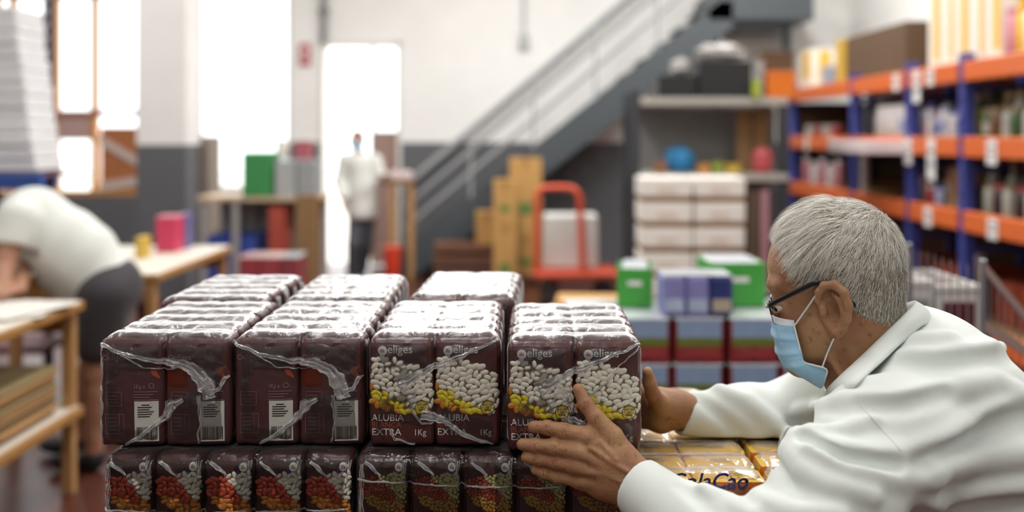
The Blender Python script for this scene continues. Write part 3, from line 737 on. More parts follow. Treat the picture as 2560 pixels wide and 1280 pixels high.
for i in range(12):
    x = xw0+.02+i*.02
    zt3 = WZ(655, Y)-(x-xw0)*1.1
    MB().tube([(x, Y, .5), (x, Y, zt3-.02)], .0022, 5, False).build('wire', M_wire, t)
for i in range(9):
    y = Y+.04+i*.055
    MB().tube([(xw0, y, .5), (xw0, y, WZ(655, Y)-.02)], .0022, 5, False).build('wire', M_wire, t)
bx(xw0, xw1, Y, Y+.52, .48, .5, .003).build('base_tray', M_wire, t)
for x in (xw0+.02, xw1-.04):
    for y in (Y+.02, Y+.5):
        o = MB().lathe([(.02, -.014), (.048, -.014), (.05, 0), (.048, .014), (.02, .014)], 12).build('castor', M_tyre, t, True, (x, y, .05)); o.rotation_euler = (PI/2, 0, 0)
bag('goods_bag', 'grey translucent bag lying in the wire trolley', 'bag', (xw0+.15, Y+.26, .502), (.22, .36, .34), mat('grey_polythene', '#7f7f86', .35, var=.3, scale=12), 9)

# ------------------------------------------------------------------ left: work tables, rack with white stack
M_edge = mat('table_edge_wood', '#a5783f', .55, var=.15, scale=15)
def table(label, x0, x1, y0, y1, z, shelf=None, group=None):
    t = thing('work_table', label, 'table', ((x0+x1)/2, (y0+y1)/2, 0), 0, group)
    a, b_, c_, d_ = x0-(x0+x1)/2, x1-(x0+x1)/2, y0-(y0+y1)/2, y1-(y0+y1)/2
    bx(a, b_, c_, d_, z-.045, z-.006, .004).build('top_frame', M_edge, t)
    bx(a+.01, b_-.012, c_+.01, d_-.01, z-.006, z, .002).build('top', M_wood_l, t)
    for x in (a+.04, b_-.05):
        for y in (c_+.04, d_-.05): bx(x-.026, x+.026, y-.026, y+.026, 0, z-.045, .004).build('leg', M_wood, t)
    for y in (c_+.04, d_-.04): bx(a+.07, b_-.07, y-.015, y+.015, z-.14, z-.046, .002).build('apron', M_edge, t)
    if shelf:
        bx(a+.01, b_+.0, c_+.01, d_-.01, shelf-.05, shelf-.01, .003).build('shelf_board', M_edge, t)
        bx(a+.02, b_-.02, c_+.02, d_-.02, shelf-.01, shelf, .001).build('shelf_top', M_wood_l, t)
        bx(a+.01, a+.03, c_+.05, d_-.05, shelf, z-.05).build('back_panel', M_kraftd, t)
    return t
table('wooden work table with lower shelf at the bending man\'s hands', -3.0, -2.02, 2.9, 4.55, .88, .40)
table('pale topped wooden table with a magenta box on it', -2.76, -1.94, 5.25, 6.6, .90)
# flat cardboard sheets on the lower shelf
for k, (x, y, n, lab) in enumerate(((-2.24, 4.12, 9, 'neat stack of flat tan card trays on the lower table shelf'), (-2.30, 3.48, 5, 'smaller stack of flat tan card trays at the left edge'))):
    t = thing('card_stack', lab, 'cardboard', (x, y, .402), 0, 'card stacks on the lower shelf')
    for i in range(n):
        MB().box((R.uniform(-.012, .012), R.uniform(-.012, .012), .012+i*.024), (.34, .5 if k == 0 else .36, .02), .003).build('card_tray', [M_kraft2, M_wood, mat('olive_card', '#8c7a52', .8)][i % 3], t)
# papers, books and a bag on the table
t = thing('open_papers', 'loose white papers spread on the work table', 'papers', (-2.26, 4.18, .881))
for i in range(5):
    MB().box((R.uniform(-.05, .1), R.uniform(-.12, .1), .002+i*.0022), (.3, .42, .0015), 0, Matrix.Rotation(R.uniform(-.5, .5), 4, 'Z')).build('sheet', mat('paper_white', '#dcd8d0', .6), t)
bc = ['#a9683c', '#d9c9a8', '#7f8a8f', '#c99f4a', '#bfb9ad', '#8f4a3c']
for i in range(6):
    t = thing('book', 'book in the pile on the work table, %s from the bottom' % names[i], 'book', (-2.80+R.uniform(-.01, .01), 4.32, .881+i*.031), R.uniform(-.15, .15), 'books piled on the work table')
    MB().box((0, 0, .015), (.2, .27, .003), .001).build('spine_block', mat('page_cream', '#d8cfbd', .7), t)
    MB().box((.002, 0, .015), (.19, .262, .024), .001).build('pages', mat('page_cream', '#d8cfbd', .7), t)
    for z in (.0015, .0285): MB().box((0, 0, z), (.202, .274, .003), .001).build('cover', mat('book_cover_%d' % i, bc[i], .5), t)
t = thing('dark_tray', 'dark flat tray at the left edge of the work table', 'tray', (-2.16, 3.66, .881))
MB().box((0, 0, .005), (.2, .3, .01), .003).build('base', M_black, t)
for s in (-1, 1):
    MB().box((s*.095, 0, .014), (.01, .3, .02), .002).build('side', M_black, t); MB().box((0, s*.145, .014), (.18, .01, .02), .002).build('side', M_black, t)
# things on the second table
Y = 6.2
plainbox('magenta_box', 'magenta box standing on the pale topped table', 'box', 390, 438, 545, 612, Y, .16, mat('magenta_print', '#c73a5e', .45, var=.12), zbase=.901, lid=mat('pink_print', '#d07a8c', .45))
plainbox('violet_box', 'violet-blue box right behind the magenta box', 'box', 441, 464, 540, 612, Y+.18, .14, mat('violet_box_print', '#6a6595', .45, var=.15), zbase=.901, lid=mat('violet_box_print', '#6a6595'))
plainbox('yellow_box', 'small yellow pack on the pale topped table beside the man', 'box', 338, 358, 598, 625, 5.9, .12, mat('yellow_pack', '#c9a642', .45), zbase=.901, lid=mat('yellow_pack', '#c9a642'))
# crate below the second table
bag('sack', 'white sack lying under the pale topped table', 'bag', (-2.3, 5.9, 0), (.5, .5, .36), M_polyw, 12)
plainbox('wine_box', 'dark wine-red box under the pale topped table', 'box', 343, 372, 765, 790, 5.36, .18, mat('wine_board', '#6b2f3a', .5), zbase=0, lid=mat('wine_board', '#6b2f3a'))

# pallet rack at far left with tall white stack
Y = 6.0
M_dkup = mat('perforated_upright_dark', '#3a3540', .5)
rk2 = thing('storage_rack', 'dark perforated upright rack with blue beam at the left edge', 'rack', (0, 0, 0))
for x in (WX(122, Y+.5), WX(-200, Y+.5)):
    yy = Y+.5
    u = bx(x-.025, x+.025, yy-.03, yy+.03, 0, 4.6, .003).build('upright', M_dkup, rk2)
    for k in range(24): bx(x-.01, x+.012, yy-.033, yy-.029, 1.9+k*.09, 1.945+k*.09).build('slot', mat('slot_pale', '#b9a9ae', .5), u)
    bx(x-.03, x+.03, Y+.05, yy-.03, WZ(432, Y)-.1, WZ(432, Y)-.032, .004).build('bracket_arm', M_dkup, rk2)
zb_ = WZ(432, Y)
for yy, pe in ((Y-.02, 112), (Y+.43, 60)): bx(WX(-200, Y), WX(pe, Y), yy-.03, yy+.03, zb_-.1, zb_-.005, .004).build('beam', mat('blue_beam', '#2f4f94', .45), rk2)
bx(WX(-200, Y), WX(106, Y), Y, Y+.40, zb_-.03, zb_-.004).build('deck', mat('dark_red_deck', '#5a2f30', .6), rk2)
bx(WX(-200, Y), WX(106, Y), Y, Y+.40, .3, .34).build('deck', mat('dark_red_deck', '#5a2f30'), rk2)
t = thing('white_stack', 'tall leaning stack of white wrapped bundles on the blue beam', 'stack', (-3.21, Y+.21, zb_))
M_wst = mat('white_wrapped_foam', '#dcdcde', .4, var=.04)
nz_ = 13; hs = (WZ(14, Y)-zb_)/nz_
for i in range(nz_):
    MB().box((-.02-.012*i*.55+R.uniform(-.008, .008), R.uniform(-.01, .01), hs*(i+.5)), (.5-.008*i, .36, hs-.001), .010).build('bundle', M_wst, t, True)

# pillar-side counter group, far left of the doorway
Y = 8.3
cz = WZ(492, Y); cx0, cx1 = WX(492, Y), WX(792, Y)
t = thing('counter', 'tall counter with pale wooden top left of the doorway', 'counter', ((cx0+cx1)/2, Y+.3, 0))
hw = (cx1-cx0)/2
bx(-hw, hw, -.3, .3, cz-.04, cz, .004).build('top', mat('counter_top_pine', '#cbb294', .5, var=.1), t)
for x in (-hw+.05, -hw+.32, hw-.05):
    for y in (-.26, .26): bx(x-.025, x+.025, y-.025, y+.025, 0, cz-.04, .003).build('leg', mat('grey_leg', '#a9a6a3', .5), t)
bx(-hw+.02, hw-.02, .26, .28, .3, cz-.05).build('back_sheet', mat('grey_green_sheet', '#87908c', .6), t)
bx(-hw+.02, hw-.02, -.28, .28, .28, .3).build('lower_shelf', mat('counter_shelf', '#8c8078', .6), t)
plainbox('blue_tub', 'blue tub on the lower shelf of the counter', 'tub', 515, 640, 590, 640, Y+.1, .4, mat('blue_tub', '#3f57ae', .4), zbase=.301)
plainbox('red_box', 'tall red box standing under the counter', 'box', 672, 712, 520, 660, Y+.04, .25, mat('red_tall_box', '#b5503f', .5, var=.1), zbase=.301, lid=mat('red_tall_box', '#b5503f'))
t = thing('cardboard_sheet', 'tall tan cardboard sheets leaning at the counter end by the doorway', 'cardboard', (WX(766, Y-.1), Y-.12, 0))
for i in range(3): MB().box((.01*i, .02*i, .57), (.17, .01, 1.14), .001, Matrix.Rotation(-.03, 4, 'X')).build('sheet', [M_kraft2, M_wood, M_kraft2][i], t)
pkc = [('#d9b9b6', '#9c4048'), ('#dcc7c2', '#a0444a'), ('#b9c2c6', '#8d3f46')]
for i, (a, b_) in enumerate(((598, 648), (651, 698), (701, 745))):
    t = plainbox('wrapped_pack', ['grey and red wrapped pack on the floor by the counter, left one', 'pink and red wrapped pack on the floor by the counter, middle one', 'pale and red wrapped pack on the floor nearest the doorway'][i], 'pack', a, b_, 645, 760, 7.4, .3, mat('pack_body_%d' % i, pkc[i][1], .4), zbase=0, lid=mat('pack_top_%d' % i, pkc[i][0], .2), group='wrapped packs by the counter')
# on the counter
M_gbin = mat('green_bin', '#3f8f52', .4, var=.08)
plainbox('green_bin', 'green lidded plastic bin on the counter', 'bin', 606, 680, 384, 492, Y, .3, M_gbin, zbase=cz+.001, lid=mat('light_green_lid', '#62b25c', .4))
plainbox('grey_bin', 'pale grey plastic bin beside the green bin', 'bin', 688, 738, 405, 492, Y+.02, .3, mat('grey_bin', '#aeb2b0', .5), zbase=cz+.001, lid=mat('grey_bin', '#aeb2b0'))
plainbox('grey_bin', 'grey plastic bin at the counter end by the doorway', 'bin', 742, 788, 405, 492, Y+.02, .3, mat('grey_bin2', '#9b9fa0', .5), zbase=cz+.001, lid=mat('grey_bin2', '#9b9fa0'))
lathething('white_pot', 'small white pot standing on the pale grey bin', 'pot', (WX(706, Y+.15), Y+.15, WZ(405, Y+.02)+.02), [(.04, 0), (.05, .02), (.055, .15), (.05, .17)], M_whitebox)
plainbox('red_box', 'small red box standing on the grey bin by the doorway', 'box', 738, 775, 352, 404, Y+.08, .12, mat('pale_red_box', '#b0606a', .5), zbase=WZ(405, Y+.02)+.02, lid=M_whitebox)
# stuff in front of window 1 beyond the pillar
t = thing('wall_cabinet', 'narrow brown cabinet right behind the pillar', 'cabinet', (WX(505, 9.9), 10.1, 0))
bx(-.09, .07, -.2, .2, 0, WZ(340, 9.9), .006).build('body', mat('brown_cabinet', '#8d7f72', .6), t)
bx(-.085, .065, -.21, -.2, .05, WZ(345, 9.9), .003).build('door', mat('cabinet_door', '#84756a', .6), t)
# doorway corner: small table and red bin
Y = 10.9
t = thing('side_table', 'small brown table with a white parcel just right of the doorway', 'table', (WX(1003, Y), Y+.1, 0))
MB().box((0, 0, WZ(455, Y)), (.26, .3, .04), .004).build('top', M_kraft2, t)
for s in (-1, 1):
    for q in (-1, 1): MB().box((s*.1, q*.12, WZ(455, Y)/2-.01), (.04, .04, WZ(455, Y)-.02), .003).build('leg', M_wood, t)
t = thing('white_parcel', 'pinkish white parcel lying on the small brown table', 'parcel', (WX(1000, Y), Y+.1, WZ(455, Y)+.021))
MB().box((0, 0, .05), (.24, .22, .1), .02).build('body', mat('pinkish_parcel', '#d9c7c8', .5), t); MB().box((0, 0, .101), (.05, .222, .003), .001).build('string_band', M_tapec, t)
t = lathething('red_bin', 'bright orange-red waste bin on the floor right of the doorway', 'bin', (WX(988, Y), Y-.25, 0), [(.07, 0), (.075, .01), (.095, .34), (.1, .4)], mat('orange_red_bin', '#d9452c', .4))
MB().lathe([(.1, .39), (.107, .4), (.107, .425), (.098, .43)], 16).build('rim', mat('orange_red_rim', '#e0563a', .4), t, True)
# ------------------------------------------------------------------ the bean packs
from mathutils.bvhtree import BVHTree
M_bag = mat('brown_bag_film', '#4f2c2a', .34, var=.16, scale=9, bump=.25, bscale=28, spec=.55)
M_bag_b = mat('brown_bag_back', '#4d2f2f', .4, var=.14, scale=9, bump=.22, bscale=30, spec=.5)
M_bag_l = mat('dark_brown_bag', '#432a28', .34, var=.16, scale=9, bump=.25, bscale=30, spec=.5)
M_txt = mat('print_white', '#d9d6d2', .4, var=.03)
M_txt_o = mat('print_orange_brown', '#a0583c', .4, var=.05)
M_txt_f = mat('print_faint', '#8a6f70', .45, var=.05)
M_beanw = mat('white_bean', '#cfcabb', .32, var=.12, scale=60, coat=.2)
M_beany = mat('yellow_bean', '#c9b62c', .32, var=.12, scale=60, coat=.2)
M_beano = mat('orange_bean', '#c27a2a', .32, var=.15, scale=60, coat=.2)
M_beanr = mat('red_bean', '#b0432a', .32, var=.18, scale=60, coat=.2)
M_lentg = mat('green_lentil', '#a09c66', .4, var=.2, scale=80)
M_lentr = mat('red_lentil', '#8a3a26', .4, var=.25, scale=80)
M_lento = mat('ochre_lentil', '#96702f', .4, var=.2, scale=80)
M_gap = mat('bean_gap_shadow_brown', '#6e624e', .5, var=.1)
M_gapy = mat('yellow_print_gap_shade', '#8c7a20', .5, var=.1); M_gapo = mat('orange_print_gap_shade', '#7d4a1c', .5, var=.1); M_gapr = mat('red_print_gap_shade', '#5a2115', .5, var=.1)  # darker bean colours: shade between the beans put into the print
M_gapg = mat('green_print_gap_shade', '#5b5a38', .5, var=.1); M_gapl = mat('ochre_print_gap_shade', '#553d1c', .5, var=.1)
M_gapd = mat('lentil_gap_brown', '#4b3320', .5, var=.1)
M_lab = mat('white_sticker', '#c9c9c0', .45, var=.04)
M_ink2 = mat('black_ink', '#2a2526', .5)
M_logo_w = mat('logo_white', '#e2dfd8', .4); M_logo_r = mat('logo_red', '#96262c', .4); M_logo_b = mat('logo_blue', '#27407f', .4)
M_film = clear_film('stretch_film', (.98, .98, .98), 0.03, .93, 0.3, .45, 34, (1, 1, 1), 0.008, .85, .36)  # white window glare on the pack tops partly painted in as haze
M_film_low = clear_film('clear_stretch_film', (.99, .99, .99), 0.015, .9, 0.12, .5, 30, (1, 1, 1), 0.0, .12)
M_film_top = M_film
M_strand = clear_film('crumpled_film', (.97, .97, .98), 0.16, 0.6, 0.14, .9, 70, (1, 1, 1), .28)

def soft_box(w, d, h, rx, r, n=(14, 9, 18), wrk=.0015, seed=0, bulge=.004, ridge=0, base=True):
    """pillow: rounded box with bulging faces and crumpled skin; origin at the centre of its base"""
    vs = []; idx = {}; fs = []
    nx, ny, nz = n
    def vert(i, j, k):
        key = (i, j, k)
        if key in idx: return idx[key]
        p = Vector((-w/2+w*i/nx, -d/2+d*j/ny, -h/2+h*k/nz))
        rv = Vector((rx, min(r, d/2*.98), r*.62))
        lim = Vector((w/2-rv.x, d/2-rv.y, h/2-rv.z))
        c = Vector((max(-lim.x, min(lim.x, p.x)), max(-lim.y, min(lim.y, p.y)), max(-lim.z, min(lim.z, p.z))))
        dv = p-c
        e = Vector((dv.x/rv.x, dv.y/rv.y, dv.z/rv.z))
        q = c+Vector((e.x*rv.x, e.y*rv.y, e.z*rv.z))/e.length if e.length > 1e-9 else p
        ux, uz, uy = 2*p.x/w, 2*p.z/h, 2*p.y/d
        q.y += math.copysign(bulge, p.y)*(1-ux*ux)*(1-uz*uz) if abs(uy) > .999 else 0
        q.x += math.copysign(bulge*.5, p.x)*(1-uy*uy)*(1-uz*uz) if abs(ux) > .999 else 0
        nn = dv.normalized() if dv.length > 1e-9 else Vector((0, 0, 0))
        s = Vector((seed*3.7, seed*1.3, 0))
        k1 = mnoise.noise(Vector((q.x*38, q.y*38, q.z*22))+s)+.6*mnoise.noise(Vector((q.x*80, q.y*80, q.z*60))+s)
        q += (nn if nn.length > .1 else Vector((0, math.copysign(1, p.y), 0)))*k1*wrk
        idx[key] = len(vs); vs.append((q.x, q.y, q.z+h/2)); return idx[key]
    for a in range(nx):
        for b in range(nz):
            fs.append((vert(a, 0, b), vert(a+1, 0, b), vert(a+1, 0, b+1), vert(a, 0, b+1)))
            fs.append((vert(a, ny, b), vert(a, ny, b+1), vert(a+1, ny, b+1), vert(a+1, ny, b)))
    for a in range(ny):
        for b in range(nz):
            fs.append((vert(0, a, b), vert(0, a, b+1), vert(0, a+1, b+1), vert(0, a+1, b)))
            fs.append((vert(nx, a, b), vert(nx, a+1, b), vert(nx, a+1, b+1), vert(nx, a, b+1)))
    for a in range(nx):
        for b in range(ny):
            fs.append((vert(a, b, 0), vert(a, b+1, 0), vert(a+1, b+1, 0), vert(a+1, b, 0)))
            fs.append((vert(a, b, nz), vert(a+1, b, nz), vert(a+1, b+1, nz), vert(a, b+1, nz)))
    return vs, fs
def bvh(vs, fs): return BVHTree.FromPolygons([Vector(v) for v in vs], fs)
def proj(tree, x, z, off):
    h = tree.ray_cast(Vector((x, -1, z)), Vector((0, 1, 0)))
    if h[0] is None: return None
    return Vector((x, h[0].y-off, z)), h[1]
_tc = {}
def text2d(s, size, bold=0.0, shear=0.0, align='LEFT'):
    k = (s, size, bold, shear, align)
    if k in _tc: return _tc[k]
    cu = bpy.data.curves.new('lettering', 'FONT'); cu.body = s; cu.size = size; cu.offset = bold*size; cu.shear = shear
    cu.align_x = align; cu.resolution_u = 3
    ob = bpy.data.objects.new('lettering', cu)
    me = bpy.data.meshes.new_from_object(ob)
    r = ([tuple(v.co[:2]) for v in me.vertices], [tuple(p.vertices) for p in me.polygons])
    bpy.data.objects.remove(ob); bpy.data.curves.remove(cu); bpy.data.meshes.remove(me)
    _tc[k] = r; return r
def put2d(mb, tree, vf, x, z, off=.0008, rot=0.0, sx=1.0):
    """lay flat outlines (print) onto the curved bag front"""
    vs = []; ca, sa = math.cos(rot), math.sin(rot)
    for (a, b) in vf[0]:
        a *= sx
        px_, pz_ = x+a*ca-b*sa, z+a*sa+b*ca
        p = proj(tree, px_, pz_, off)
        vs.append(p[0] if p else Vector((px_, 0, pz_)))
    mb.add(vs, vf[1])
def rect2d(w, h, nx=4, nz=4):
    vs = [(-w/2+w*i/nx, -h/2+h*j/nz) for j in range(nz+1) for i in range(nx+1)]
    fs = [(j*(nx+1)+i, j*(nx+1)+i+1, (j+1)*(nx+1)+i+1, (j+1)*(nx+1)+i) for j in range(nz) for i in range(nx)]
    return vs, fs
def disc2d(r, n=20): return [(0, 0)]+[(r*math.cos(2*PI*i/n), r*math.sin(2*PI*i/n)) for i in range(n)], [(0, i+1, (i+1) % n+1) for i in range(n)]
def ring2d(r0, r1, n=24): return [(r*math.cos(2*PI*i/n), r*math.sin(2*PI*i/n)) for r in (r0, r1) for i in range(n)], [(i, (i+1) % n, n+(i+1) % n, n+i) for i in range(n)]
def frame2d(w, h, t):
    vs = []; fs = []
    for (x, z, a, b) in ((0, h/2, w, t), (0, -h/2, w, t), (-w/2, 0, t, h), (w/2, 0, t, h)):
        r = rect2d(a, b, 4 if a > b else 1, 1 if a > b else 4); o = len(vs)
        vs += [(x+p, z+q) for p, q in r[0]]; fs += [tuple(i+o for i in f) for f in r[1]]
    return vs, fs
def lerp_curve(pts, u):
    for (a, b) in zip(pts, pts[1:]):
        if u <= b[0]: return a[1]+(b[1]-a[1])*(u-a[0])/(b[0]-a[0])
    return pts[-1][1]
def scatter_grains(tree, w, h, inside, colour, L, Wd, seed, depth=.28, mats_n=3, tries=9000, segs=(8, 4), under=None, sep=.80):
    """tight layer of separate grains lying against the bag front"""
    rr = random.Random(seed); placed = []; mb = MB(); cell = {}; g = L
    for _ in range(tries):
        u, v = rr.random(), rr.random()
        if not inside(u, v): continue
        x, z = (u-.5)*w, v*h; a = rr.gauss(0.1, .7)+ (PI/2 if rr.random() < .2 else 0)
        s = rr.uniform(.86, 1.2)
        ok = True; ci, cj = int(x//g), int(z//g)
        for di in (-1, 0, 1):
            for dj in (-1, 0, 1):
                for (qx, qz, qa, qs) in cell.get((ci+di, cj+dj), ()):
                    dx, dz = x-qx, z-qz
                    # anisotropic distance in both grains' frames
                    for ang in (a, qa):
                        p = (dx*math.cos(ang)+dz*math.sin(ang))/(L*.86); q = (-dx*math.sin(ang)+dz*math.cos(ang))/(Wd*.95)
                        if p*p+q*q < sep*sep*1.12: ok = False; break
                    if not ok: break
                if not ok: break
            if not ok: break
        if not ok: continue
        cell.setdefault((ci, cj), []).append((x, z, a, s)); placed.append((x, z, a, s, u, v))
    na, nb = segs
    for (x, z, a, s, u, v) in placed:
        p = proj(tree, x, z, 0)
        if not p: continue
        c, nrm = p; nrm = Vector(nrm)
        if nrm.y > 0: nrm = -nrm
        t1 = Vector((math.cos(a), 0, math.sin(a))); t1 = (t1-nrm*t1.dot(nrm)).normalized(); t2 = nrm.cross(t1)
        vs = []
        for i in range(nb):
            ph_ = (PI/2)*i/nb
            for j in range(na):
                th = 2*PI*j/na
                vs.append(c+t1*(L/2*s*math.cos(ph_)*math.copysign(abs(math.cos(th))**.8, math.cos(th)))+t2*(Wd/2*s*math.cos(ph_)*math.sin(th))+nrm*(Wd*depth*math.sin(ph_)+.0004))
        vs.append(c+nrm*(Wd*depth+.0004))
        fs = [(i*na+j, i*na+(j+1) % na, (i+1)*na+(j+1) % na, (i+1)*na+j) for i in range(nb-1) for j in range(na)]
        fs += [((nb-1)*na+j, (nb-1)*na+(j+1) % na, nb*na) for j in range(na)]
        mb.m = colour(u, v); mb.add(vs, fs)
    # printed ground behind the grains, dark colours painting the shade in the gaps
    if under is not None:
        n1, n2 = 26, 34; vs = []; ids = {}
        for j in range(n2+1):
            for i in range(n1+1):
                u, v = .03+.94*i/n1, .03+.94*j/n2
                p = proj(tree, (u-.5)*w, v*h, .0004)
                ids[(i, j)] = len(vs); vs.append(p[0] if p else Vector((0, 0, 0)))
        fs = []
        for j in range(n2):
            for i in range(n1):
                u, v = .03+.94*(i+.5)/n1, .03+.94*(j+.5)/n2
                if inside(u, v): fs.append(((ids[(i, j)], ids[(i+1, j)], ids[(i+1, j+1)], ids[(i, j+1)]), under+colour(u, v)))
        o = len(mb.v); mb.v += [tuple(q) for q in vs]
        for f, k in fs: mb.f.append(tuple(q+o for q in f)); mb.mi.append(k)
    return mb

BW, BD, BH = .1, .064, .166
bag_vf = [soft_box(BW, BD, BH, .0065, .0155, n=(18, 12, 22), seed=s) for s in range(3)]
bag_me = []
for i, vf in enumerate(bag_vf):
    b = MB(); b.add(*vf); bag_me.append(b.mesh('bag', M_bag, True))
bagb_me = []
for i, vf in enumerate(bag_vf):
    b = MB(); b.add(*vf); bagb_me.append(b.mesh('bag', M_bag_b, True))
T0 = bvh(*bag_vf[0])
# --- front print of the white bean bag
TOPC = [(0, .835), (.2, .825), (.45, .795), (.7, .745), (1, .63)]
BOTC = [(0, .47), (.1, .39), (.25, .345), (.5, .315), (.8, .32), (1, .37)]
WY = [(0, .62), (.15, .54), (.32, .475), (.62, .39), (.8, .335), (1, .2)]
YO = [(0, .53), (.1, .44), (.25, .385), (.5, .335), (.7, .315), (1, .1)]
ins_f = lambda u, v:   .035 < u < .965 and lerp_curve(BOTC, u) < v < lerp_curve(TOPC, u)
col_f = lambda u, v: 0 if v > lerp_curve(WY, u) else (1 if v > lerp_curve(YO, u) and u > .07 else 2)
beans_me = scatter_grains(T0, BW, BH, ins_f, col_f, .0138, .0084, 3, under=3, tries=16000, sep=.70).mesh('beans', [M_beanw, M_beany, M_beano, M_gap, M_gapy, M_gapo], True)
b = MB(); put2d(b, T0, text2d('eliges', .0175, .012), -.022, .1435); brand_me = b.mesh('brand_lettering', M_txt)
b = MB(); put2d(b, T0, disc2d(.0072), -.0295, .1470, .0007); logo_me = b.mesh('roundel', M_logo_w)
b = MB(); put2d(b, T0, text2d('ifa', .0075, .02, 0, 'CENTER'), -.0295, .1445, .0012); logot_me = b.mesh('roundel_lettering', M_logo_r)
b = MB(); put2d(b, T0, ([(r*math.cos(a)-.030, r*math.sin(a)*.8+.1440) for r in (.0075, .0102) for a in [PI*1.02+PI*.85*i/10 for i in range(11)]], [(i, i+1, 12+i, 11+i) for i in range(10)]), 0, 0, .0007); logob_me = b.mesh('roundel_swoosh', M_logo_b)
b = MB(); put2d(b, T0, text2d('ALUBIA', .0148, .004), -.046, .0405); prod_me = b.mesh('product_lettering', M_txt)
b = MB(); put2d(b, T0, text2d('EXTRA', .0148, .004), -.046, .0185); grade_me = b.mesh('grade_lettering', M_txt)
b = MB(); put2d(b, T0, text2d('1Kg', .0135, 0), .018, .018, sx=.9); wt_me = b.mesh('weight_lettering', M_txt)
b = MB(); put2d(b, T0, text2d('BLANCA', .0118, 0), -.046, .0305); prod2_me = b.mesh('variety_lettering', M_txt_o)
M_seal = mat('seal_yellow', '#b5a13a', .4, var=.05)
b = MB(); put2d(b, T0, disc2d(.0105), .031, .0615, .0026); seal_me = b.mesh('seal', M_seal)
b = MB(); put2d(b, T0, ring2d(.0098, .0108), .031, .0615, .003); 
for k, s_ in enumerate(('FUENTE', 'DE', 'FIBRA')): put2d(b, T0, text2d(s_, .0042, .015, 0, 'CENTER'), .031, .0640-.0040*k, .003)
sealt_me = b.mesh('seal_lettering', mat('seal_brown', '#4a3318', .4))
def front_bag_print(bg_, sealed=True):
    o = link('beans', beans_me, bg_); o['kind'] = 'stuff'
    for n_, m_ in (('brand_lettering', brand_me), ('roundel', logo_me), ('roundel_lettering', logot_me), ('roundel_swoosh', logob_me), ('product_lettering', prod_me), ('grade_lettering', grade_me), ('weight_lettering', wt_me), ('variety_lettering', prod2_me), ('seal', seal_me), ('seal_lettering', sealt_me)):
        link(n_, m_, bg_)
# --- back print
b = MB(); put2d(b, T0, text2d('eliges', .0125, .006), -.036, .1335); put2d(b, T0, ring2d(.003, .004), -.040, .1372)
bk_brand = b.mesh('brand_lettering', M_txt_f)
b = MB(); put2d(b, T0, text2d('1Kg e', .0095, 0), .004, .0905, sx=.8); put2d(b, T0, ring2d(.0032, .0042), .031, .0945)
for k in range(5): put2d(b, T0, rect2d(.036-.006*(k % 3), .0011, 6, 1), .022-.003*(k % 3), .0855-.0042*k)
bk_weight = b.mesh('small_print', M_txt_f)
b = MB(); put2d(b, T0, rect2d(.036, .062, 8, 10), .0235, .040, .0009); bk_sticker = b.mesh('sticker', M_lab)
b = MB(); rr = random.Random(5); x = .0095
while x < .0385:
    wd = rr.choice((.0005, .0008, .0013)); put2d(b, T0, rect2d(wd, .020, 1, 3), x, .0215, .0014); x += wd+rr.choice((.0006, .0009, .0012))
bk_bars = b.mesh('barcode', M_ink2)
b = MB()
for k in range(6): put2d(b, T0, rect2d((.012 if k == 0 else .024-.003*(k % 3)), .0016, 6, 1), .0225-(.0015*(k % 3)), .0655-.0036*k, .0014)
bk_lines = b.mesh('sticker_print', M_ink2)
b = MB(); put2d(b, T0, frame2d(.024, .021, .0006), -.026, .0745); put2d(b, T0, frame2d(.028, .030, .0006), -.025, .036); put2d(b, T0, rect2d(.0006, .030, 1, 4), -.018, .036)
for k in range(4): put2d(b, T0, rect2d(.014, .0008, 4, 1), -.029, .045-.006*k)
for k in range(3): put2d(b, T0, rect2d(.014, .0008, 4, 1), -.028, .079-.005*k)
bk_box = b.mesh('nutrition_box', M_txt_f)
b = MB(); put2d(b, T0, ([(.0, 0), (.008, .006), (.012, -.004), (.006, -.013), (-.003, -.008), (-.008, .001)], [(0, 1, 2), (0, 2, 3), (0, 3, 4), (0, 4, 5), (0, 5, 1)]), .036, .118); bk_spot = b.mesh('orange_mark', mat('orange_mark', '#9a4324', .5, var=.3, scale=90))
b = MB(); put2d(b, T0, rect2d(.03, .03, 6, 6), -.030, .108, .0008); bk_win = b.mesh('bean_window', mat('russet_window', '#5c2414', .25, var=.3, scale=70))
def back_bag_print(bg_, win=False):
    for n_, m_ in (('brand_lettering', bk_brand), ('small_print', bk_weight), ('sticker', bk_sticker), ('barcode', bk_bars), ('sticker_print', bk_lines), ('nutrition_box', bk_box), ('orange_mark', bk_spot)):
        link(n_, m_, bg_)
    if win: link('bean_window', bk_win, bg_)

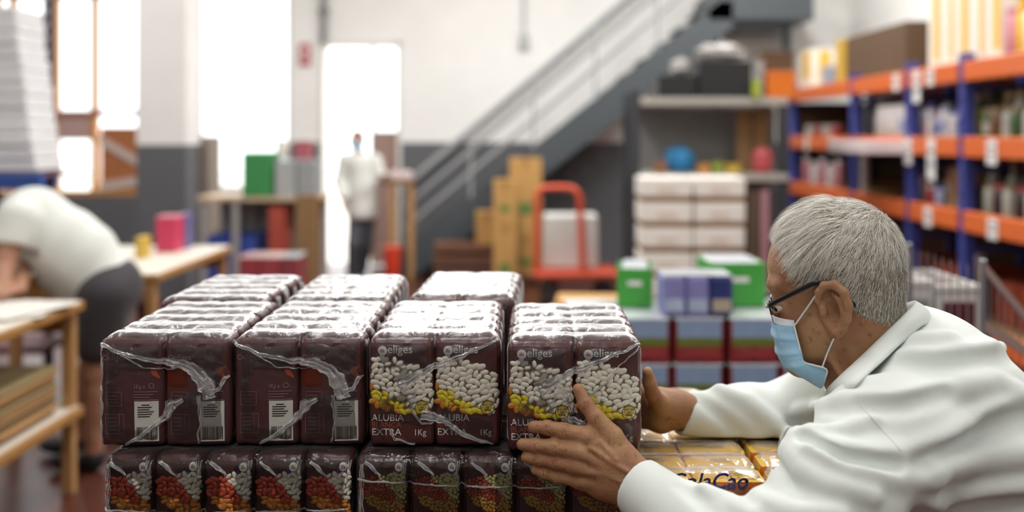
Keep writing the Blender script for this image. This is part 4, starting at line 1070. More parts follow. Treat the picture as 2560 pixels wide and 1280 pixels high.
# --- stretch film round a pack of two by five bags
NB = 5; PW, PD = BW*2, BD*NB
def film_mesh(name, hole, seed, w, d, h, nb, m=M_film, n=(44, 64, 40), ribs=True):
    vs = []; fs = []; idx = {}
    nx, ny, nz = n; g = .0022; r = .022
    w2, d2, h2 = w/2+g, d/2+g, h/2+g
    def vert(i, j, k):
        key = (i, j, k)
        if key in idx: return idx[key]
        p = Vector((-w2+2*w2*i/nx, -d2+2*d2*j/ny, -h2+2*h2*k/nz))
        c = Vector((max(-w2+r, min(w2-r, p.x)), max(-d2+r, min(d2-r, p.y)), max(-h2+r, min(h2-r, p.z))))
        dv = p-c; nn = dv.normalized() if dv.length > 1e-9 else Vector((0, 0, 0))
        q = c+nn*r
        up = max(0, nn.z); sd = abs(nn.x)
        # the film dips between the bags
        rib = (.5-.5*math.cos(2*PI*(p.y+d/2)/(d/nb))) if ribs else 1
        ridge = abs(math.cos(PI*(p.y+d/2)/(d/nb)))**6 if ribs else 0
        q.z += up*(.0036 if ribs else 0)-up*ridge*.0052
        q.x -= nn.x*ridge*.007*sd
        if ribs: q.z -= up*.0015*math.exp(-(p.x/.006)**2)
        front = max(0, -nn.y)
        q.y += front*.007*math.exp(-(p.x/.009)**2)
        q.y -= front*.004*(1-(2*(p.z)/h)**2)*(abs(math.sin(PI*(p.x+w/2)/(w/2))) if ribs else 1)
        s = Vector((seed*5.1, seed*2.7, seed))
        k1 = mnoise.noise(Vector((q.x*30, q.y*95, q.z*30))+s)*.0013*(up+.2)+mnoise.noise(Vector((q.x*70, q.y*70, q.z*70))+s)*.0009
        k1 += mnoise.noise(Vector((q.x*25+q.z*60, q.y*40, q.z*20-q.x*40))+s)*.0016*front
        q += nn*k1
        idx[key] = len(vs); vs.append((q.x, q.y, q.z+h/2)); return idx[key]
    for a in range(nx):
        for b in range(nz):
            if not hole((a+.5)/nx, (b+.5)/nz): fs.append((vert(a, 0, b), vert(a+1, 0, b), vert(a+1, 0, b+1), vert(a, 0, b+1)))
            fs.append((vert(a, ny, b), vert(a, ny, b+1), vert(a+1, ny, b+1), vert(a+1, ny, b)))
    for a in range(ny):
        for b in range(nz):
            fs.append((vert(0, a, b), vert(0, a, b+1), vert(0, a+1, b+1), vert(0, a+1, b)))
            fs.append((vert(nx, a, b), vert(nx, a+1, b), vert(nx, a+1, b+1), vert(nx, a, b+1)))
    for a in range(nx):
        for b in range(ny):
            fs.append((vert(a, b, nz), vert(a+1, b, nz), vert(a+1, b+1, nz), vert(a, b+1, nz)))
    me = bpy.data.meshes.new(name); me.from_pydata(vs, [], fs); me.materials.append(m)
    me.polygons.foreach_set('use_smooth', [True]*len(fs))
    return me
def nz2(u, v, s): return mnoise.noise(Vector((u*6, v*6, s)))*.05
holeA = lambda u, v: (((u-.60)/.24)**2+((v-.60)/.12)**2 < 1+nz2(u, v, 1)*6) or (.15+nz2(u, v, 2) < u < .55 and .28-u*.35 < v < .75-u*.1 and v > .12)
holeC = lambda u, v: (v < .98-.55*(1-u)+nz2(u, v, 3) and v > .62-.55*u+.12+nz2(u, v, 4) and .05 < u < .93) or (v < .34-.3*u and .12 < u < .6 and v > .03)
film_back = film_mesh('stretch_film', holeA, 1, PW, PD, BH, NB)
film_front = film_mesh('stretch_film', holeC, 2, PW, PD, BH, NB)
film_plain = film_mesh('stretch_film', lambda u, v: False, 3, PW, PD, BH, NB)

def pack_front_tree():
    b = MB()
    for i in range(2):
        vs, fs = bag_vf[0]; b.add([(v[0]+(-.5+i)*BW, v[1]-PD/2+BD/2, v[2]) for v in vs], fs)
    return bvh(b.v, b.f)
T_pack = pack_front_tree()
def strand(parent, pts, width, seed, lift=.003, tree=None, name='film_strand', n=40, m=None):
    """crumpled rope or ribbon of torn film drawn tight across the pack front (pts in pack x,z)"""
    tree = tree or T_pack
    P = []; tot = 0; L = [0]
    for a, b in zip(pts, pts[1:]): tot += math.hypot(b[0]-a[0], b[1]-a[1]); L.append(tot)
    vs = []; fs = []; nc = 7
    for i in range(n+1):
        s = tot*i/n
        k = max(j for j in range(len(pts)-1) if L[j] <= s+1e-9)
        f = (s-L[k])/(L[k+1]-L[k]); f2 = f
        x = pts[k][0]+(pts[k+1][0]-pts[k][0])*f2; z = pts[k][1]+(pts[k+1][1]-pts[k][1])*f2
        wk = 1.0*(width[k]+(width[k+1]-width[k])*f if isinstance(width, (list, tuple)) else width)
        tx, tz = pts[k+1][0]-pts[k][0], pts[k+1][1]-pts[k][1]; tl = math.hypot(tx, tz); nx_, nz_ = -tz/tl, tx/tl
        x += nx_*.0025*mnoise.noise(Vector((s*60, seed, 0))); z += nz_*.0025*mnoise.noise(Vector((s*60, seed, 0)))
        for j in range(nc):
            o = (j/(nc-1)-.5)*wk*(1+.5*mnoise.noise(Vector((s*90, seed, 4))))
            p = proj(tree, x+nx_*o, z+nz_*o, 0)
            y = p[0].y if p else (vs[-1][1] if vs else -PD/2+.004)
            y -= lift+.0032*mnoise.noise(Vector((s*110, j*1.7, seed)))+.0022*math.cos(j*2.4+s*40)
            vs.append((x+nx_*o, y, z+nz_*o))
        if i: fs += [((i-1)*nc+j, (i-1)*nc+j+1, i*nc+j+1, i*nc+j) for j in range(nc-1)]
    me = bpy.data.meshes.new(name); me.from_pydata(vs, [], fs); me.materials.append(m or M_strand)
    me.polygons.foreach_set('use_smooth', [True]*len(fs))
    o = link(name, me, parent); return o

def bean_pack(label, loc, rz, film, front='front', group='shrink-wrapped bean packs on top'):
    t = thing('bean_pack', label, 'bean pack', loc, rz, group)
    for j in range(NB):
        for i in range(2):
            src = bagb_me if front == 'back' else bag_me
            k = 0 if j == 0 else (i*2+j) % 3
            bgo = link('bag', src[k], t, ((-.5+i)*BW+(R.uniform(-.001, .001) if j else 0), -PD/2+BD*(j+.5), R.uniform(0, .0025) if j else 0))
            if j == 0 and front == 'front': front_bag_print(bgo)
            if j == 0 and front == 'back': back_bag_print(bgo, i == 1)
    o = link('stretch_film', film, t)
    return t
ZP = 1.171
YP = 1.50+PD/2
def PX(px, Y=1.50): return WX(px, Y)
pA = bean_pack('brown bean pack turned back to front, leftmost of the front row', (-.5455, YP, ZP), .01, film_back, 'back')
pB = bean_pack('brown bean pack turned back to front, second from left in the front row', (-.339, YP+.004, ZP), -.004, film_back, 'back')
pC = bean_pack('white bean pack showing pictured beans, left of the pack being handled', (-.131, YP-.004, ZP+.0015), .004, film_front)
pD = bean_pack('white bean pack held between the elderly man\'s hands', (.084, 1.472+PD/2, ZP+.001), -.012, film_front)
bean_pack('brown bean pack behind, leftmost of the rear row', (-.575, YP+PD+.017, ZP), -.015, film_plain, 'plain')
bean_pack('brown bean pack behind, middle of the rear row', (-.345, YP+PD+.019, ZP), .008, film_plain, 'plain')
bean_pack('brown bean pack behind, rightmost of the rear row', (-.102, YP+PD+.016, ZP+.006), -.05, film_plain, 'plain')
# torn film pulled across the fronts
for p, s in ((pA, 1), (pB, 2)):
    strand(p, [(-.098, .158), (-.06, .142), (-.01, .132), (.03, .128), (.05, .118), (.066, .094), (.07, .075)], [.004, .006, .010, .016, .018, .026, .020], s)
    strand(p, [(-.06, .003), (-.03, .022), (.0, .045), (.012, .066), (.03, .074)], [.003, .006, .012, .018, .006], s+3)
    strand(p, [(.07, .085), (.085, .09), (.092, .105), (.099, .108)], [.008, .005, .006, .004], s+5)
    strand(p, [(.054, .08), (.056, .04), (.051, .004)], [.006, .004, .003], s+7, .002)
    strand(p, [(-.07, .145), (-.03, .122), (.005, .119), (.03, .125)], [.0015]*4, s+9, .002)
for p, s in ((pC, 11), (pD, 14)):
    strand(p, [(.098, .164), (.06, .148), (.02, .130), (-.01, .118), (-.04, .103), (-.055, .094)], [.004, .006, .009, .011, .018, .026], s)
    strand(p, [(-.02, .050), (.015, .042), (.04, .022), (.075, .008), (.09, .004)], [.014, .010, .009, .006, .003], s+1)
    strand(p, [(-.03, .090), (-.035, .06), (-.02, .035), (.0, .038)], [.006, .004, .004, .003], s+2, .002)
    strand(p, [(-.068, .028), (-.06, .012), (-.03, .004)], [.003, .003, .002], s+3, .002)
strand(pD, [(.02, .085), (.045, .103), (.07, .135), (.098, .158)], [.004, .003, .002, .003], 20, .002)
strand(pD, [(-.015, .1), (-.01, .078), (.0, .058)], [.02, .016, .01], 21, .002)

for p, s in ((pA, 41),):
    strand(p, [(-.0965, .004), (-.0975, .06), (-.0965, .11), (-.0975, .158)], [.006, .008, .006, .009], s, .0015)
# --- lower tier: bags seen side on
LH = .182
def side_pack(label, loc, nb, bw, mats_, seed, lent, group):
    t = thing('bean_pack', label, 'bean pack', loc, 0, group)
    bd = .105
    vf = soft_box(bw-.001, bd, LH, .009, .020, seed=seed, n=(12, 10, 18), bulge=.003)
    b = MB(); b.add(*vf); me = b.mesh('bag', M_bag_l, True); tr = bvh(*vf)
    w = bw; 
    topc = [(0, .78), (.4, .83), (1, .87)]; botc = [(0, .74), (.2, .63), (.5, .53), (.8, .47), (1, .43)]
    ins = lambda u, v: .07 < u < .93 and lerp_curve(botc, u) < v < lerp_curve(topc, u)
    dg_ = [(0, 1.05), (.36, .85), (1, .58)]
    dg2 = [(0, .69), (.4, .665), (1, .52)]
    colf = lambda u, v: 0 if v > lerp_curve(dg_, u) else (1 if v > lerp_curve(dg2, u)+.06*(u-.3) and u < .75 else 2)
    if lent: gm = scatter_grains(tr, w, LH, ins, colf, .0056, .0052, seed, .3, tries=14000, segs=(6, 2), under=3, sep=.78)
    else: gm = scatter_grains(tr, w, LH, ins, colf, .0118, .0068, seed, .28, tries=9000, segs=(8, 3), under=3, sep=.70)
    gme = gm.mesh('beans', mats_, True)
    b = MB(); put2d(b, tr, disc2d(.0068), bw*.31, LH*.905, .0007, sx=.85); l1 = b.mesh('roundel', M_logo_w)
    b = MB(); put2d(b, tr, text2d('ifa', .0085, .01, 0, 'CENTER'), bw*.31, LH*.905-.003, .0012, sx=.85); l2 = b.mesh('roundel_lettering', M_logo_r)
    b = MB(); put2d(b, tr, ([(r*math.cos(a), r*math.sin(a)) for r in (.007, .0098) for a in [PI*1.1+PI*.75*i/10 for i in range(11)]], [(i, i+1, 12+i, 11+i) for i in range(10)]), bw*.31, LH*.905-.002, .0007); l3 = b.mesh('roundel_swoosh', M_logo_b)
    for j in range(2):
        for i in range(nb):
            o = link('bag', me, t, ((i+.5-nb/2)*bw, -bd/2+bd*j, R.uniform(-.001, .001)))
            if j == 0:
                g = link('beans', gme, o); g['kind'] = 'stuff'
                link('roundel', l1, o); link('roundel_lettering', l2, o); link('roundel_swoosh', l3, o)
    W_ = nb*bw
    fm = film_mesh('stretch_film', lambda u, v: False, seed, W_, bd*2, LH, 2, m=M_film_low, n=(70, 20, 40), ribs=False)
    link('stretch_film', fm, t)
    b = MB()
    for i in range(nb): b.add([(v[0]+(i+.5-nb/2)*bw, v[1]-bd/2, v[2]) for v in vf[0]], vf[1])
    tr2 = bvh(b.v, b.f)
    strand(t, [(-W_/2+.002, LH*(.80 if lent else .56)), (-W_*.2, LH*(.765 if lent else .53)), (W_*.1, LH*(.74 if lent else .545)), (W_/2-.004, LH*(.755 if lent else .56))], .0022, seed, .004, tr2, n=90)
    strand(t, [(-W_/2+.009, LH*.02), (-W_/2+.008, LH*.5), (-W_/2+.009, LH*.93)], [.008, .010, .007], seed+77, .002, tr2)
    for i in range(nb):
        x = (i+.5-nb/2)*bw
        strand(t, [(x-.026, LH*.95), (x-.014, LH*.90), (x-.002, LH*.84)], [.003, .005, .002], seed+i, .003, tr2, 'film_crease', 10)
        strand(t, [(x+bw*.42, LH*.95), (x+bw*.4, LH*.85), (x+bw*.44, LH*.72)], [.008, .006, .004], seed+i+30, .001, tr2, 'film_crease', 10)
    return t
YE = 1.474+.105
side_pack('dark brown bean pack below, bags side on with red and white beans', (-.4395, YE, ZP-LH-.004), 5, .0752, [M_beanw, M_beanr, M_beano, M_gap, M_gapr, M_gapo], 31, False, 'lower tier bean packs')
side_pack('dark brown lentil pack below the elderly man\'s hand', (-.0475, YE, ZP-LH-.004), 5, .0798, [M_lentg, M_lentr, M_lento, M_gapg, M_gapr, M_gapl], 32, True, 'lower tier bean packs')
# pallet load under them (hidden tiers) and the pallet
b = MB()
for (x0, x1, y0, y1, z0, z1) in ((-.62, .14, 1.49, 2.18, .148, ZP-LH-.012), (-.62, .14, 1.705, 2.18, ZP-LH-.012, ZP-.008)):
    nx_, ny_ = 10, 6
    vs, fs = soft_box(x1-x0, y1-y0, z1-z0, .02, .02, (16, 12, 12), .003, 8, 0)
    b.add([(v[0]+(x0+x1)/2, v[1]+(y0+y1)/2, v[2]+z0) for v in vs], fs)
o = b.build('lower_bean_tiers', M_bag_l, None, True); tag(o, 'dark brown wrapped tiers of bags underneath the visible bean packs', 'bean packs', None, 'stuff')
pallet('wooden pallet on the floor under the bean packs', (-.25, 1.82, 0), .79, .76, None, M_wood, .144)

# --- yellow biscuit packs at the right
M_yb = mat('yellow_wrapper', '#efbf45', .25, var=.18, scale=16, coat=.5)
M_ob = mat('orange_wrapper', '#d2702a', .25, var=.12, scale=14, coat=.4)
M_nv = mat('navy_print', '#232a4a', .35)
M_gp = mat('grey_small_print', '#8f7a3e', .5)
M_filmy = clear_film('biscuit_film', (1, .99, .95), .04, .7, .25, .5, 30, (1, 1, 1), .01, .35, .36)  # film haze also carries painted glare for the yellow tops
YBW, YBD, YBH = .1125, .068, .15
yv = soft_box(YBW-.001, YBD-.0005, YBH, .007, .013, (12, 8, 12), .0016, 4, .002)
def two_tone():
    b = MB(); b.add(*yv)
    for k, f in enumerate(b.f):
        zc = sum(b.v[i][2] for i in f)/4; yc = sum(b.v[i][1] for i in f)/4
        b.mi[k] = 1 if zc < YBH-.020 or (yc < -.027 and zc < YBH-.006) else 0
    return b.mesh('biscuit_packet', [M_yb, M_ob], True)
y_me = two_tone(); yt = bvh(*yv)
def top_print():
    b = MB()
    for k in range(3):
        r = rect2d(.045-.008*k, .0022, 5, 1); o = []
        for (a, c) in r[0]:
            h = yt.ray_cast(Vector((a+.004*k, c+.008-.007*k, 1)), Vector((0, 0, -1))); o.append(h[0]+Vector((0, 0, .0008)) if h[0] else Vector((a, c, YBH)))
        b.add(o, r[1])
    return b.mesh('small_print', M_gp)
tp_me = top_print()
zY = 1.1155-YBH
def yellow_pack(label, x, y, nj, lettered, ni=2):
    t = thing('biscuit_pack', label, 'biscuit pack', (x, y, zY), 0, 'yellow biscuit packs')
    for j in range(nj):
        for i in range(ni):
            o = link('biscuit_packet', y_me, t, ((i-(ni-1)/2)*YBW, (j+.5)*YBD, R.uniform(-.002, .002)))
            link('small_print', tp_me, o)
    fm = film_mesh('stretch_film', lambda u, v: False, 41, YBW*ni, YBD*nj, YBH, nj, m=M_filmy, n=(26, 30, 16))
    f = link('stretch_film', fm, t, (0, YBD*nj/2, 0))
    if lettered:
        b = MB(); vt = text2d('ColaCao', .034, .012, .25)
        tr2 = MB(); 
        for i in range(2): tr2.add([(v[0]+(-.5+i)*YBW, v[1]+YBD/2, v[2]) for v in yv[0]], yv[1])
        tr2 = bvh(tr2.v, tr2.f)
        put2d(b, tr2, vt, WX(1672, 1.5)-x, WZ(1224, 1.5)-zY, .003)
        b.build('big_lettering', M_nv, t)
    return t
yellow_pack('yellow and orange biscuit pack with navy lettering beside the held bean pack', .2685, 1.505, 4, True)
yellow_pack('yellow and orange biscuit pack mostly hidden under the near sleeve', .4425, 1.505, 4, False, 1)
yellow_pack('pale yellow biscuit pack behind the far hand', .2685, 1.787, 4, False)
yellow_pack('pale yellow biscuit pack behind the far sleeve', .4425, 1.787, 4, False, 1)
b = MB(); vs, fs = soft_box(.33, .54, zY-.152, .02, .02, (12, 12, 12), .003, 9, 0); b.add([(v[0]+.326, v[1]+1.785, v[2]+.147) for v in vs], fs)
o = b.build('lower_biscuit_tiers', M_ob, None, True); tag(o, 'orange wrapped tiers underneath the yellow biscuit packs', 'biscuit packs', None, 'stuff')
pallet('wooden pallet on the floor under the yellow biscuit packs', (.330, 1.785, 0), .33, .58, None, M_wood, .143)
# ------------------------------------------------------------------ figures: signed distance sculpting + surface nets
f32 = np.float32
def A3(p): return np.array(p, dtype=f32)
def d_rc(P, a, b, ra, rb):
    a = A3(a); b = A3(b); ba = b-a; L = float(ba@ba)+1e-12
    q = P-a; t = np.clip((q@ba)/L, 0, 1)
    q -= t[:, None]*ba
    return np.sqrt(np.einsum('ij,ij->i', q, q))-(ra+t*(rb-ra))
def d_ell(P, c, r, rot=None):
    q = P-A3(c)
    if rot is not None: q = q@np.array(rot, dtype=f32)
    r = A3(r); k0 = np.sqrt(((q/r)**2).sum(1)); k1 = np.sqrt(((q/(r*r))**2).sum(1))+1e-9
    return k0*(k0-1)/k1
def smin(a, b, k):
    h = np.clip(.5+.5*(b-a)/k, 0, 1); return b+(a-b)*h-k*h*(1-h)
def smax(a, b, k): return -smin(-a, -b, k)
def chain(P, pts, rs, k=.006):
    d = None
    for i in range(len(pts)-1):
        e = d_rc(P, pts[i], pts[i+1], rs[i] if isinstance(rs, (list, tuple)) else rs, rs[i+1] if isinstance(rs, (list, tuple)) else rs)
        d = e if d is None else smin(d, e, k)
    return d
def surface_nets(f, lo, hi, h, margin=.012, Bk=16):
    lo = np.array(lo, float); hi = np.array(hi, float)
    nb = np.maximum(1, np.ceil((hi-lo)/(h*Bk)).astype(int))
    I = np.stack(np.meshgrid(*[np.arange(n) for n in nb], indexing='ij'), -1).reshape(-1, 3)
    cen = lo+(I+.5)*h*Bk
    d = np.concatenate([f(cen[i:i+200000].astype(f32)) for i in range(0, len(cen), 200000)])
    I = I[np.abs(d) < h*Bk*.87+margin]
    n = Bk+2
    off = np.stack(np.meshgrid(*[np.arange(-1, Bk+1)]*3, indexing='ij'), -1).reshape(-1, 3)
    N = nb*Bk+4
    keys = []; poss = []; quads = []
    step = max(1, 400000//len(off))
    def gid(c): return ((c[..., 0]+2)*N[1]+(c[..., 1]+2))*N[2]+(c[..., 2]+2)
    for s in range(0, len(I), step):
        Ib = I[s:s+step]; base = Ib*Bk
        G = base[:, None, :]+off[None]
        P = (lo+G*h).reshape(-1, 3).astype(f32)
        V = f(P).reshape(len(Ib), n, n, n)
        ins = V < 0
        cnt = np.zeros((len(Ib), n-1, n-1, n-1), np.int8)
        for a in (0, 1):
            for b in (0, 1):
                for c in (0, 1): cnt += ins[:, a:n-1+a, b:n-1+b, c:n-1+c]
        act = (cnt > 0) & (cnt < 8)
        q = np.argwhere(act)
        if len(q) == 0: continue
        acc = np.zeros((len(q), 3)); num = np.zeros(len(q))
        cor = [(a, b, c) for a in (0, 1) for b in (0, 1) for c in (0, 1)]
        def val(cn): return V[q[:, 0], q[:, 1]+cn[0], q[:, 2]+cn[1], q[:, 3]+cn[2]]
        for ax in range(3):
            for cn in cor:
                if cn[ax]: continue
                c2 = list(cn); c2[ax] = 1
                va, vb = val(cn), val(c2); m = (va < 0) != (vb < 0)
                t = np.where(m, va/(va-vb+1e-12), 0)
                p = np.tile(np.array(cn, float), (len(q), 1)); p[:, ax] += t
                acc[m] += p[m]; num[m] += 1
        loc = acc/num[:, None]
        cell = base[q[:, 0]]+q[:, 1:]-1
        keys.append(gid(cell)); poss.append(lo+(cell+loc)*h)
        for ax in range(3):
            sl0 = [slice(None)]+[slice(1, Bk+1)]*3; sl1 = list(sl0); sl1[ax+1] = slice(2, Bk+2)
            A_, B_ = ins[tuple(sl0)], ins[tuple(sl1)]
            e = np.argwhere(A_ != B_)
            if len(e) == 0: continue
            flip = A_[tuple(e.T)]
            c0 = base[e[:, 0]]+e[:, 1:]
            u, w = (ax+1) % 3, (ax+2) % 3
            cs = []
            for (du, dw) in ((-1, -1), (0, -1), (0, 0), (-1, 0)):
                c = c0.copy(); c[:, u] += du; c[:, w] += dw; cs.append(gid(c))
            Q = np.stack(cs, 1); Q[~flip] = Q[~flip][:, ::-1]
            quads.append(Q)
    keys = np.concatenate(keys); poss = np.concatenate(poss); quads = np.concatenate(quads)
    uk, ix = np.unique(keys, return_index=True)
    pos = poss[ix]
    j = np.searchsorted(uk, quads); j = np.clip(j, 0, len(uk)-1)
    ok = (uk[j] == quads).all(1)
    return pos, j[ok]
def np_mesh(name, parts, mats_, smooth=True):
    """parts: list of (verts, quads, material index)"""
    vs = np.concatenate([p[0] for p in parts]); fs = []; mi = []; o = 0
    for p in parts: fs.append(p[1]+o); o += len(p[0]); mi += [p[2]]*len(p[1])
    fs = np.concatenate(fs)
    me = bpy.data.meshes.new(name)
    me.vertices.add(len(vs)); me.vertices.foreach_set('co', vs.astype(f32).ravel())
    nf = len(fs); me.loops.add(nf*4); me.polygons.add(nf)
    me.loops.foreach_set('vertex_index', fs.astype(np.int32).ravel())
    me.polygons.foreach_set('loop_start', (np.arange(nf)*4).astype(np.int32))
    try: me.polygons.foreach_set('loop_total', np.full(nf, 4, np.int32))
    except Exception: pass
    for m in mats_: me.materials.append(m)
    me.polygons.foreach_set('material_index', np.array(mi, np.int32))
    me.polygons.foreach_set('use_smooth', np.ones(nf, bool))
    me.update(); me.validate()
    return me
# ------------------------------------------------------------------ the elderly man
def skin_mat(name, base, red, dark):
    m = bpy.data.materials.new(name); m.use_nodes = True
    n = m.node_tree.nodes; l = m.node_tree.links; b = n['Principled BSDF']
    tc = n.new('ShaderNodeTexCoord')
    n1 = n.new('ShaderNodeTexNoise'); n1.inputs['Scale'].default_value = 22; n1.inputs['Detail'].default_value = 5
    n2 = n.new('ShaderNodeTexNoise'); n2.inputs['Scale'].default_value = 95; n2.inputs['Detail'].default_value = 4
    l.new(tc.outputs['Object'], n1.inputs['Vector']); l.new(tc.outputs['Object'], n2.inputs['Vector'])
    r1 = n.new('ShaderNodeMapRange'); r1.inputs['From Min'].default_value = .35; r1.inputs['From Max'].default_value = .68; l.new(n1.outputs['Fac'], r1.inputs['Value'])
    m1 = n.new('ShaderNodeMix'); m1.data_type = 'RGBA'; m1.inputs['A'].default_value = (*srgb(base), 1); m1.inputs['B'].default_value = (*srgb(red), 1)
    l.new(r1.outputs['Result'], m1.inputs['Factor'])
    r2 = n.new('ShaderNodeMapRange'); r2.inputs['From Min'].default_value = .58; r2.inputs['From Max'].default_value = .74; r2.inputs['To Max'].default_value = .8; l.new(n2.outputs['Fac'], r2.inputs['Value'])
    m2 = n.new('ShaderNodeMix'); m2.data_type = 'RGBA'; m2.inputs['B'].default_value = (*srgb(dark), 1)
    l.new(r2.outputs['Result'], m2.inputs['Factor']); l.new(m1.outputs['Result'], m2.inputs['A'])
    l.new(m2.outputs['Result'], b.inputs['Base Color'])
    b.inputs['Roughness'].default_value = .48; b.inputs['Specular IOR Level'].default_value = .4
    b.inputs['Subsurface Weight'].default_value = .12; b.inputs['Subsurface Radius'].default_value = (.010, .004, .002); b.inputs['Subsurface Scale'].default_value = .5
    n3 = n.new('ShaderNodeTexNoise'); n3.inputs['Scale'].default_value = 260; n3.inputs['Detail'].default_value = 6
    vo = n.new('ShaderNodeTexVoronoi'); vo.inputs['Scale'].default_value = 420; vo.feature = 'DISTANCE_TO_EDGE'
    l.new(tc.outputs['Object'], n3.inputs['Vector']); l.new(tc.outputs['Object'], vo.inputs['Vector'])
    ad = n.new('ShaderNodeMath'); ad.operation = 'ADD'; l.new(n3.outputs['Fac'], ad.inputs[0]); l.new(vo.outputs['Distance'], ad.inputs[1])
    bp = n.new('ShaderNodeBump'); bp.inputs['Strength'].default_value = .4; bp.inputs['Distance'].default_value = .0022
    l.new(ad.outputs[0], bp.inputs['Height']); l.new(bp.outputs['Normal'], b.inputs['Normal'])
    return m
M_skin = skin_mat('tanned_skin', '#ab835c', '#a06e52', '#7f5438')
def cloth_mat(name, col, wv=900, var=.03):
    m = mat(name, col, .8, var=var, scale=7, sheen=.15)
    n = m.node_tree.nodes; l = m.node_tree.links; b = n['Principled BSDF']
    tc = n.new('ShaderNodeTexCoord'); nz = n.new('ShaderNodeTexNoise'); nz.inputs['Scale'].default_value = wv; nz.inputs['Detail'].default_value = 2
    n2 = n.new('ShaderNodeTexNoise'); n2.inputs['Scale'].default_value = 26; n2.inputs['Detail'].default_value = 4
    l.new(tc.outputs['Object'], nz.inputs['Vector']); l.new(tc.outputs['Object'], n2.inputs['Vector'])
    mu = n.new('ShaderNodeMath'); mu.operation = 'MULTIPLY_ADD'; mu.inputs[1].default_value = .12; l.new(nz.outputs['Fac'], mu.inputs[0]); l.new(n2.outputs['Fac'], mu.inputs[2])
    bp = n.new('ShaderNodeBump'); bp.inputs['Strength'].default_value = .22; bp.inputs['Distance'].default_value = .006
    l.new(mu.outputs[0], bp.inputs['Height']); l.new(bp.outputs['Normal'], b.inputs['Normal'])
    return m
M_coat = cloth_mat('white_coat_cotton', '#dfe5e0')
M_trs = cloth_mat('dark_trousers', '#3b3d44')
# ---- head, built in its own frame: u towards the face, v towards the near ear, w up
HC = W(2085, 720, 1.50)
FV = np.array((-.953, .303, 0)); VV = np.array((-.303, -.953, 0)); UPV = np.array((0, 0, 1.0))
def hp(px, py, v=0.0): return (-(px-2085)/1715.0, v, -(py-720)/1633.0)
def to_world(p):
    p = np.asarray(p, float).reshape(-1, 3)
    return np.array(HC)+p[:, :1]*FV+p[:, 1:2]*VV+p[:, 2:3]*UPV
def HWp(px, py, v): return Vector(to_world([hp(px, py, v)])[0])
def roty(a): c, s = math.cos(a), math.sin(a); return [[c, 0, s], [0, 1, 0], [-s, 0, c]]
def ear_d(Q):
    hx = [hp(2058, 752, .074), hp(2048, 733, .078), hp(2049, 712, .083), hp(2062, 694, .088), hp(2086, 690, .092), hp(2108, 706, .096), hp(2119, 736, .097), hp(2116, 768, .094), hp(2104, 794, .088), hp(2092, 806, .084)]
    d = chain(Q, hx, [.004, .005, .0056, .0062, .0066, .0066, .0060, .0056, .0058, .008], .003)
    d = smin(d, d_ell(Q, hp(2088, 798, .080), (.0115, .0062, .0135)), .005)
    d = smin(d, d_ell(Q, hp(2085, 752, .0765), (.0215, .0050, .036), roty(.12)), .004)
    d = smin(d, chain(Q, [hp(2082, 712, .086), hp(2099, 726, .090), hp(2103, 755, .0895), hp(2092, 784, .085)], [.0036, .0048, .0050, .0045], .003), .003)
    d = smax(d, -d_ell(Q, hp(2081, 755, .086), (.0108, .0180, .0165), roty(.2)), .003)
    d = smax(d, -d_rc(Q, hp(2074, 757, .090), hp(2070, 758, .066), .0042, .004), .002)
    d = smin(d, d_ell(Q, hp(2060, 757, .081), (.0055, .0050, .009)), .004)
    d = smin(d, d_rc(Q, hp(2068, 708, .066), hp(2078, 790, .066), .010, .010), .008)
    return d
def head_f(P):
    Q = P.copy(); Q[:, 1] = np.abs(Q[:, 1])
    d = d_ell(Q, hp(2098, 642, 0), (.092, .0765, .083), roty(-.12))
    d = smin(d, d_ell(Q, hp(1992, 676, 0), (.043, .060, .054)), .03)
    d = smin(d, d_ell(Q, hp(2016, 790, 0), (.042, .052, .066)), .03)
    d = smin(d, d_ell(Q, hp(1990, 788, .031), (.022, .019, .021)), .018)
    d = smin(d, d_rc(Q, hp(2072, 815, .049), hp(2004, 898, .022), .026, .022), .025)
    d = smin(d, d_rc(Q, hp(2066, 830, 0), hp(2010, 884, 0), .044, .032), .03)
    d = smin(d, d_ell(Q, hp(2008, 894, 0), (.019, .020, .018)), .015)
    d = smin(d, d_rc(Q, hp(2150, 770, 0), hp(2205, 960, 0), .058, .066), .03)
    d = smin(d, d_rc(Q, hp(2098, 880, 0), hp(2165, 990, 0), .034, .05), .03)
    d = smin(d, chain(Q, [hp(1936, 716, .006), hp(1935, 712, .026), hp(1950, 708, .046)], [.0075, .0085, .007], .006), .014)
    d = smin(d, d_rc(Q, hp(1948, 735, 0), hp(1952, 806, 0), .0085, .0125), .012)
    d = smin(d, d_ell(Q, hp(1962, 808, .010), (.010, .007, .008)), .006)
    d = smax(d, -d_ell(Q, hp(1930, 760, .034), (.017, .015, .0125)), .010)
    # lids over the eye, crow's-foot bag
    lid = smax(d_ell(Q, hp(1954, 766, .033), (.0136, .0136, .0136)), -d_ell(Q, hp(1938, 768, .039), (.0135, .0155, .0046), roty(.25)), .0015)
    d = smin(d, lid, .003)
    # neck creases
    for (a, b) in (((2060, 850), (2110, 930)), ((2110, 830), (2160, 930)), ((2150, 820), (2200, 900))):
        d = smin(d, d_rc(Q, hp(*a, .050), hp(*b, .056), .004, .005), .010)
    # cheek crease and jowl
    d = smax(d, -d_rc(Q, hp(1990, 800, .064), hp(2012, 880, .062), .0028, .002), .006)
    d = smin(d, ear_d(Q), .005)
    return d
pos, qd = surface_nets(head_f, (-.13, -.115, -.20), (.115, .115, .15), .00185)
head_part = (to_world(pos), qd, 0)

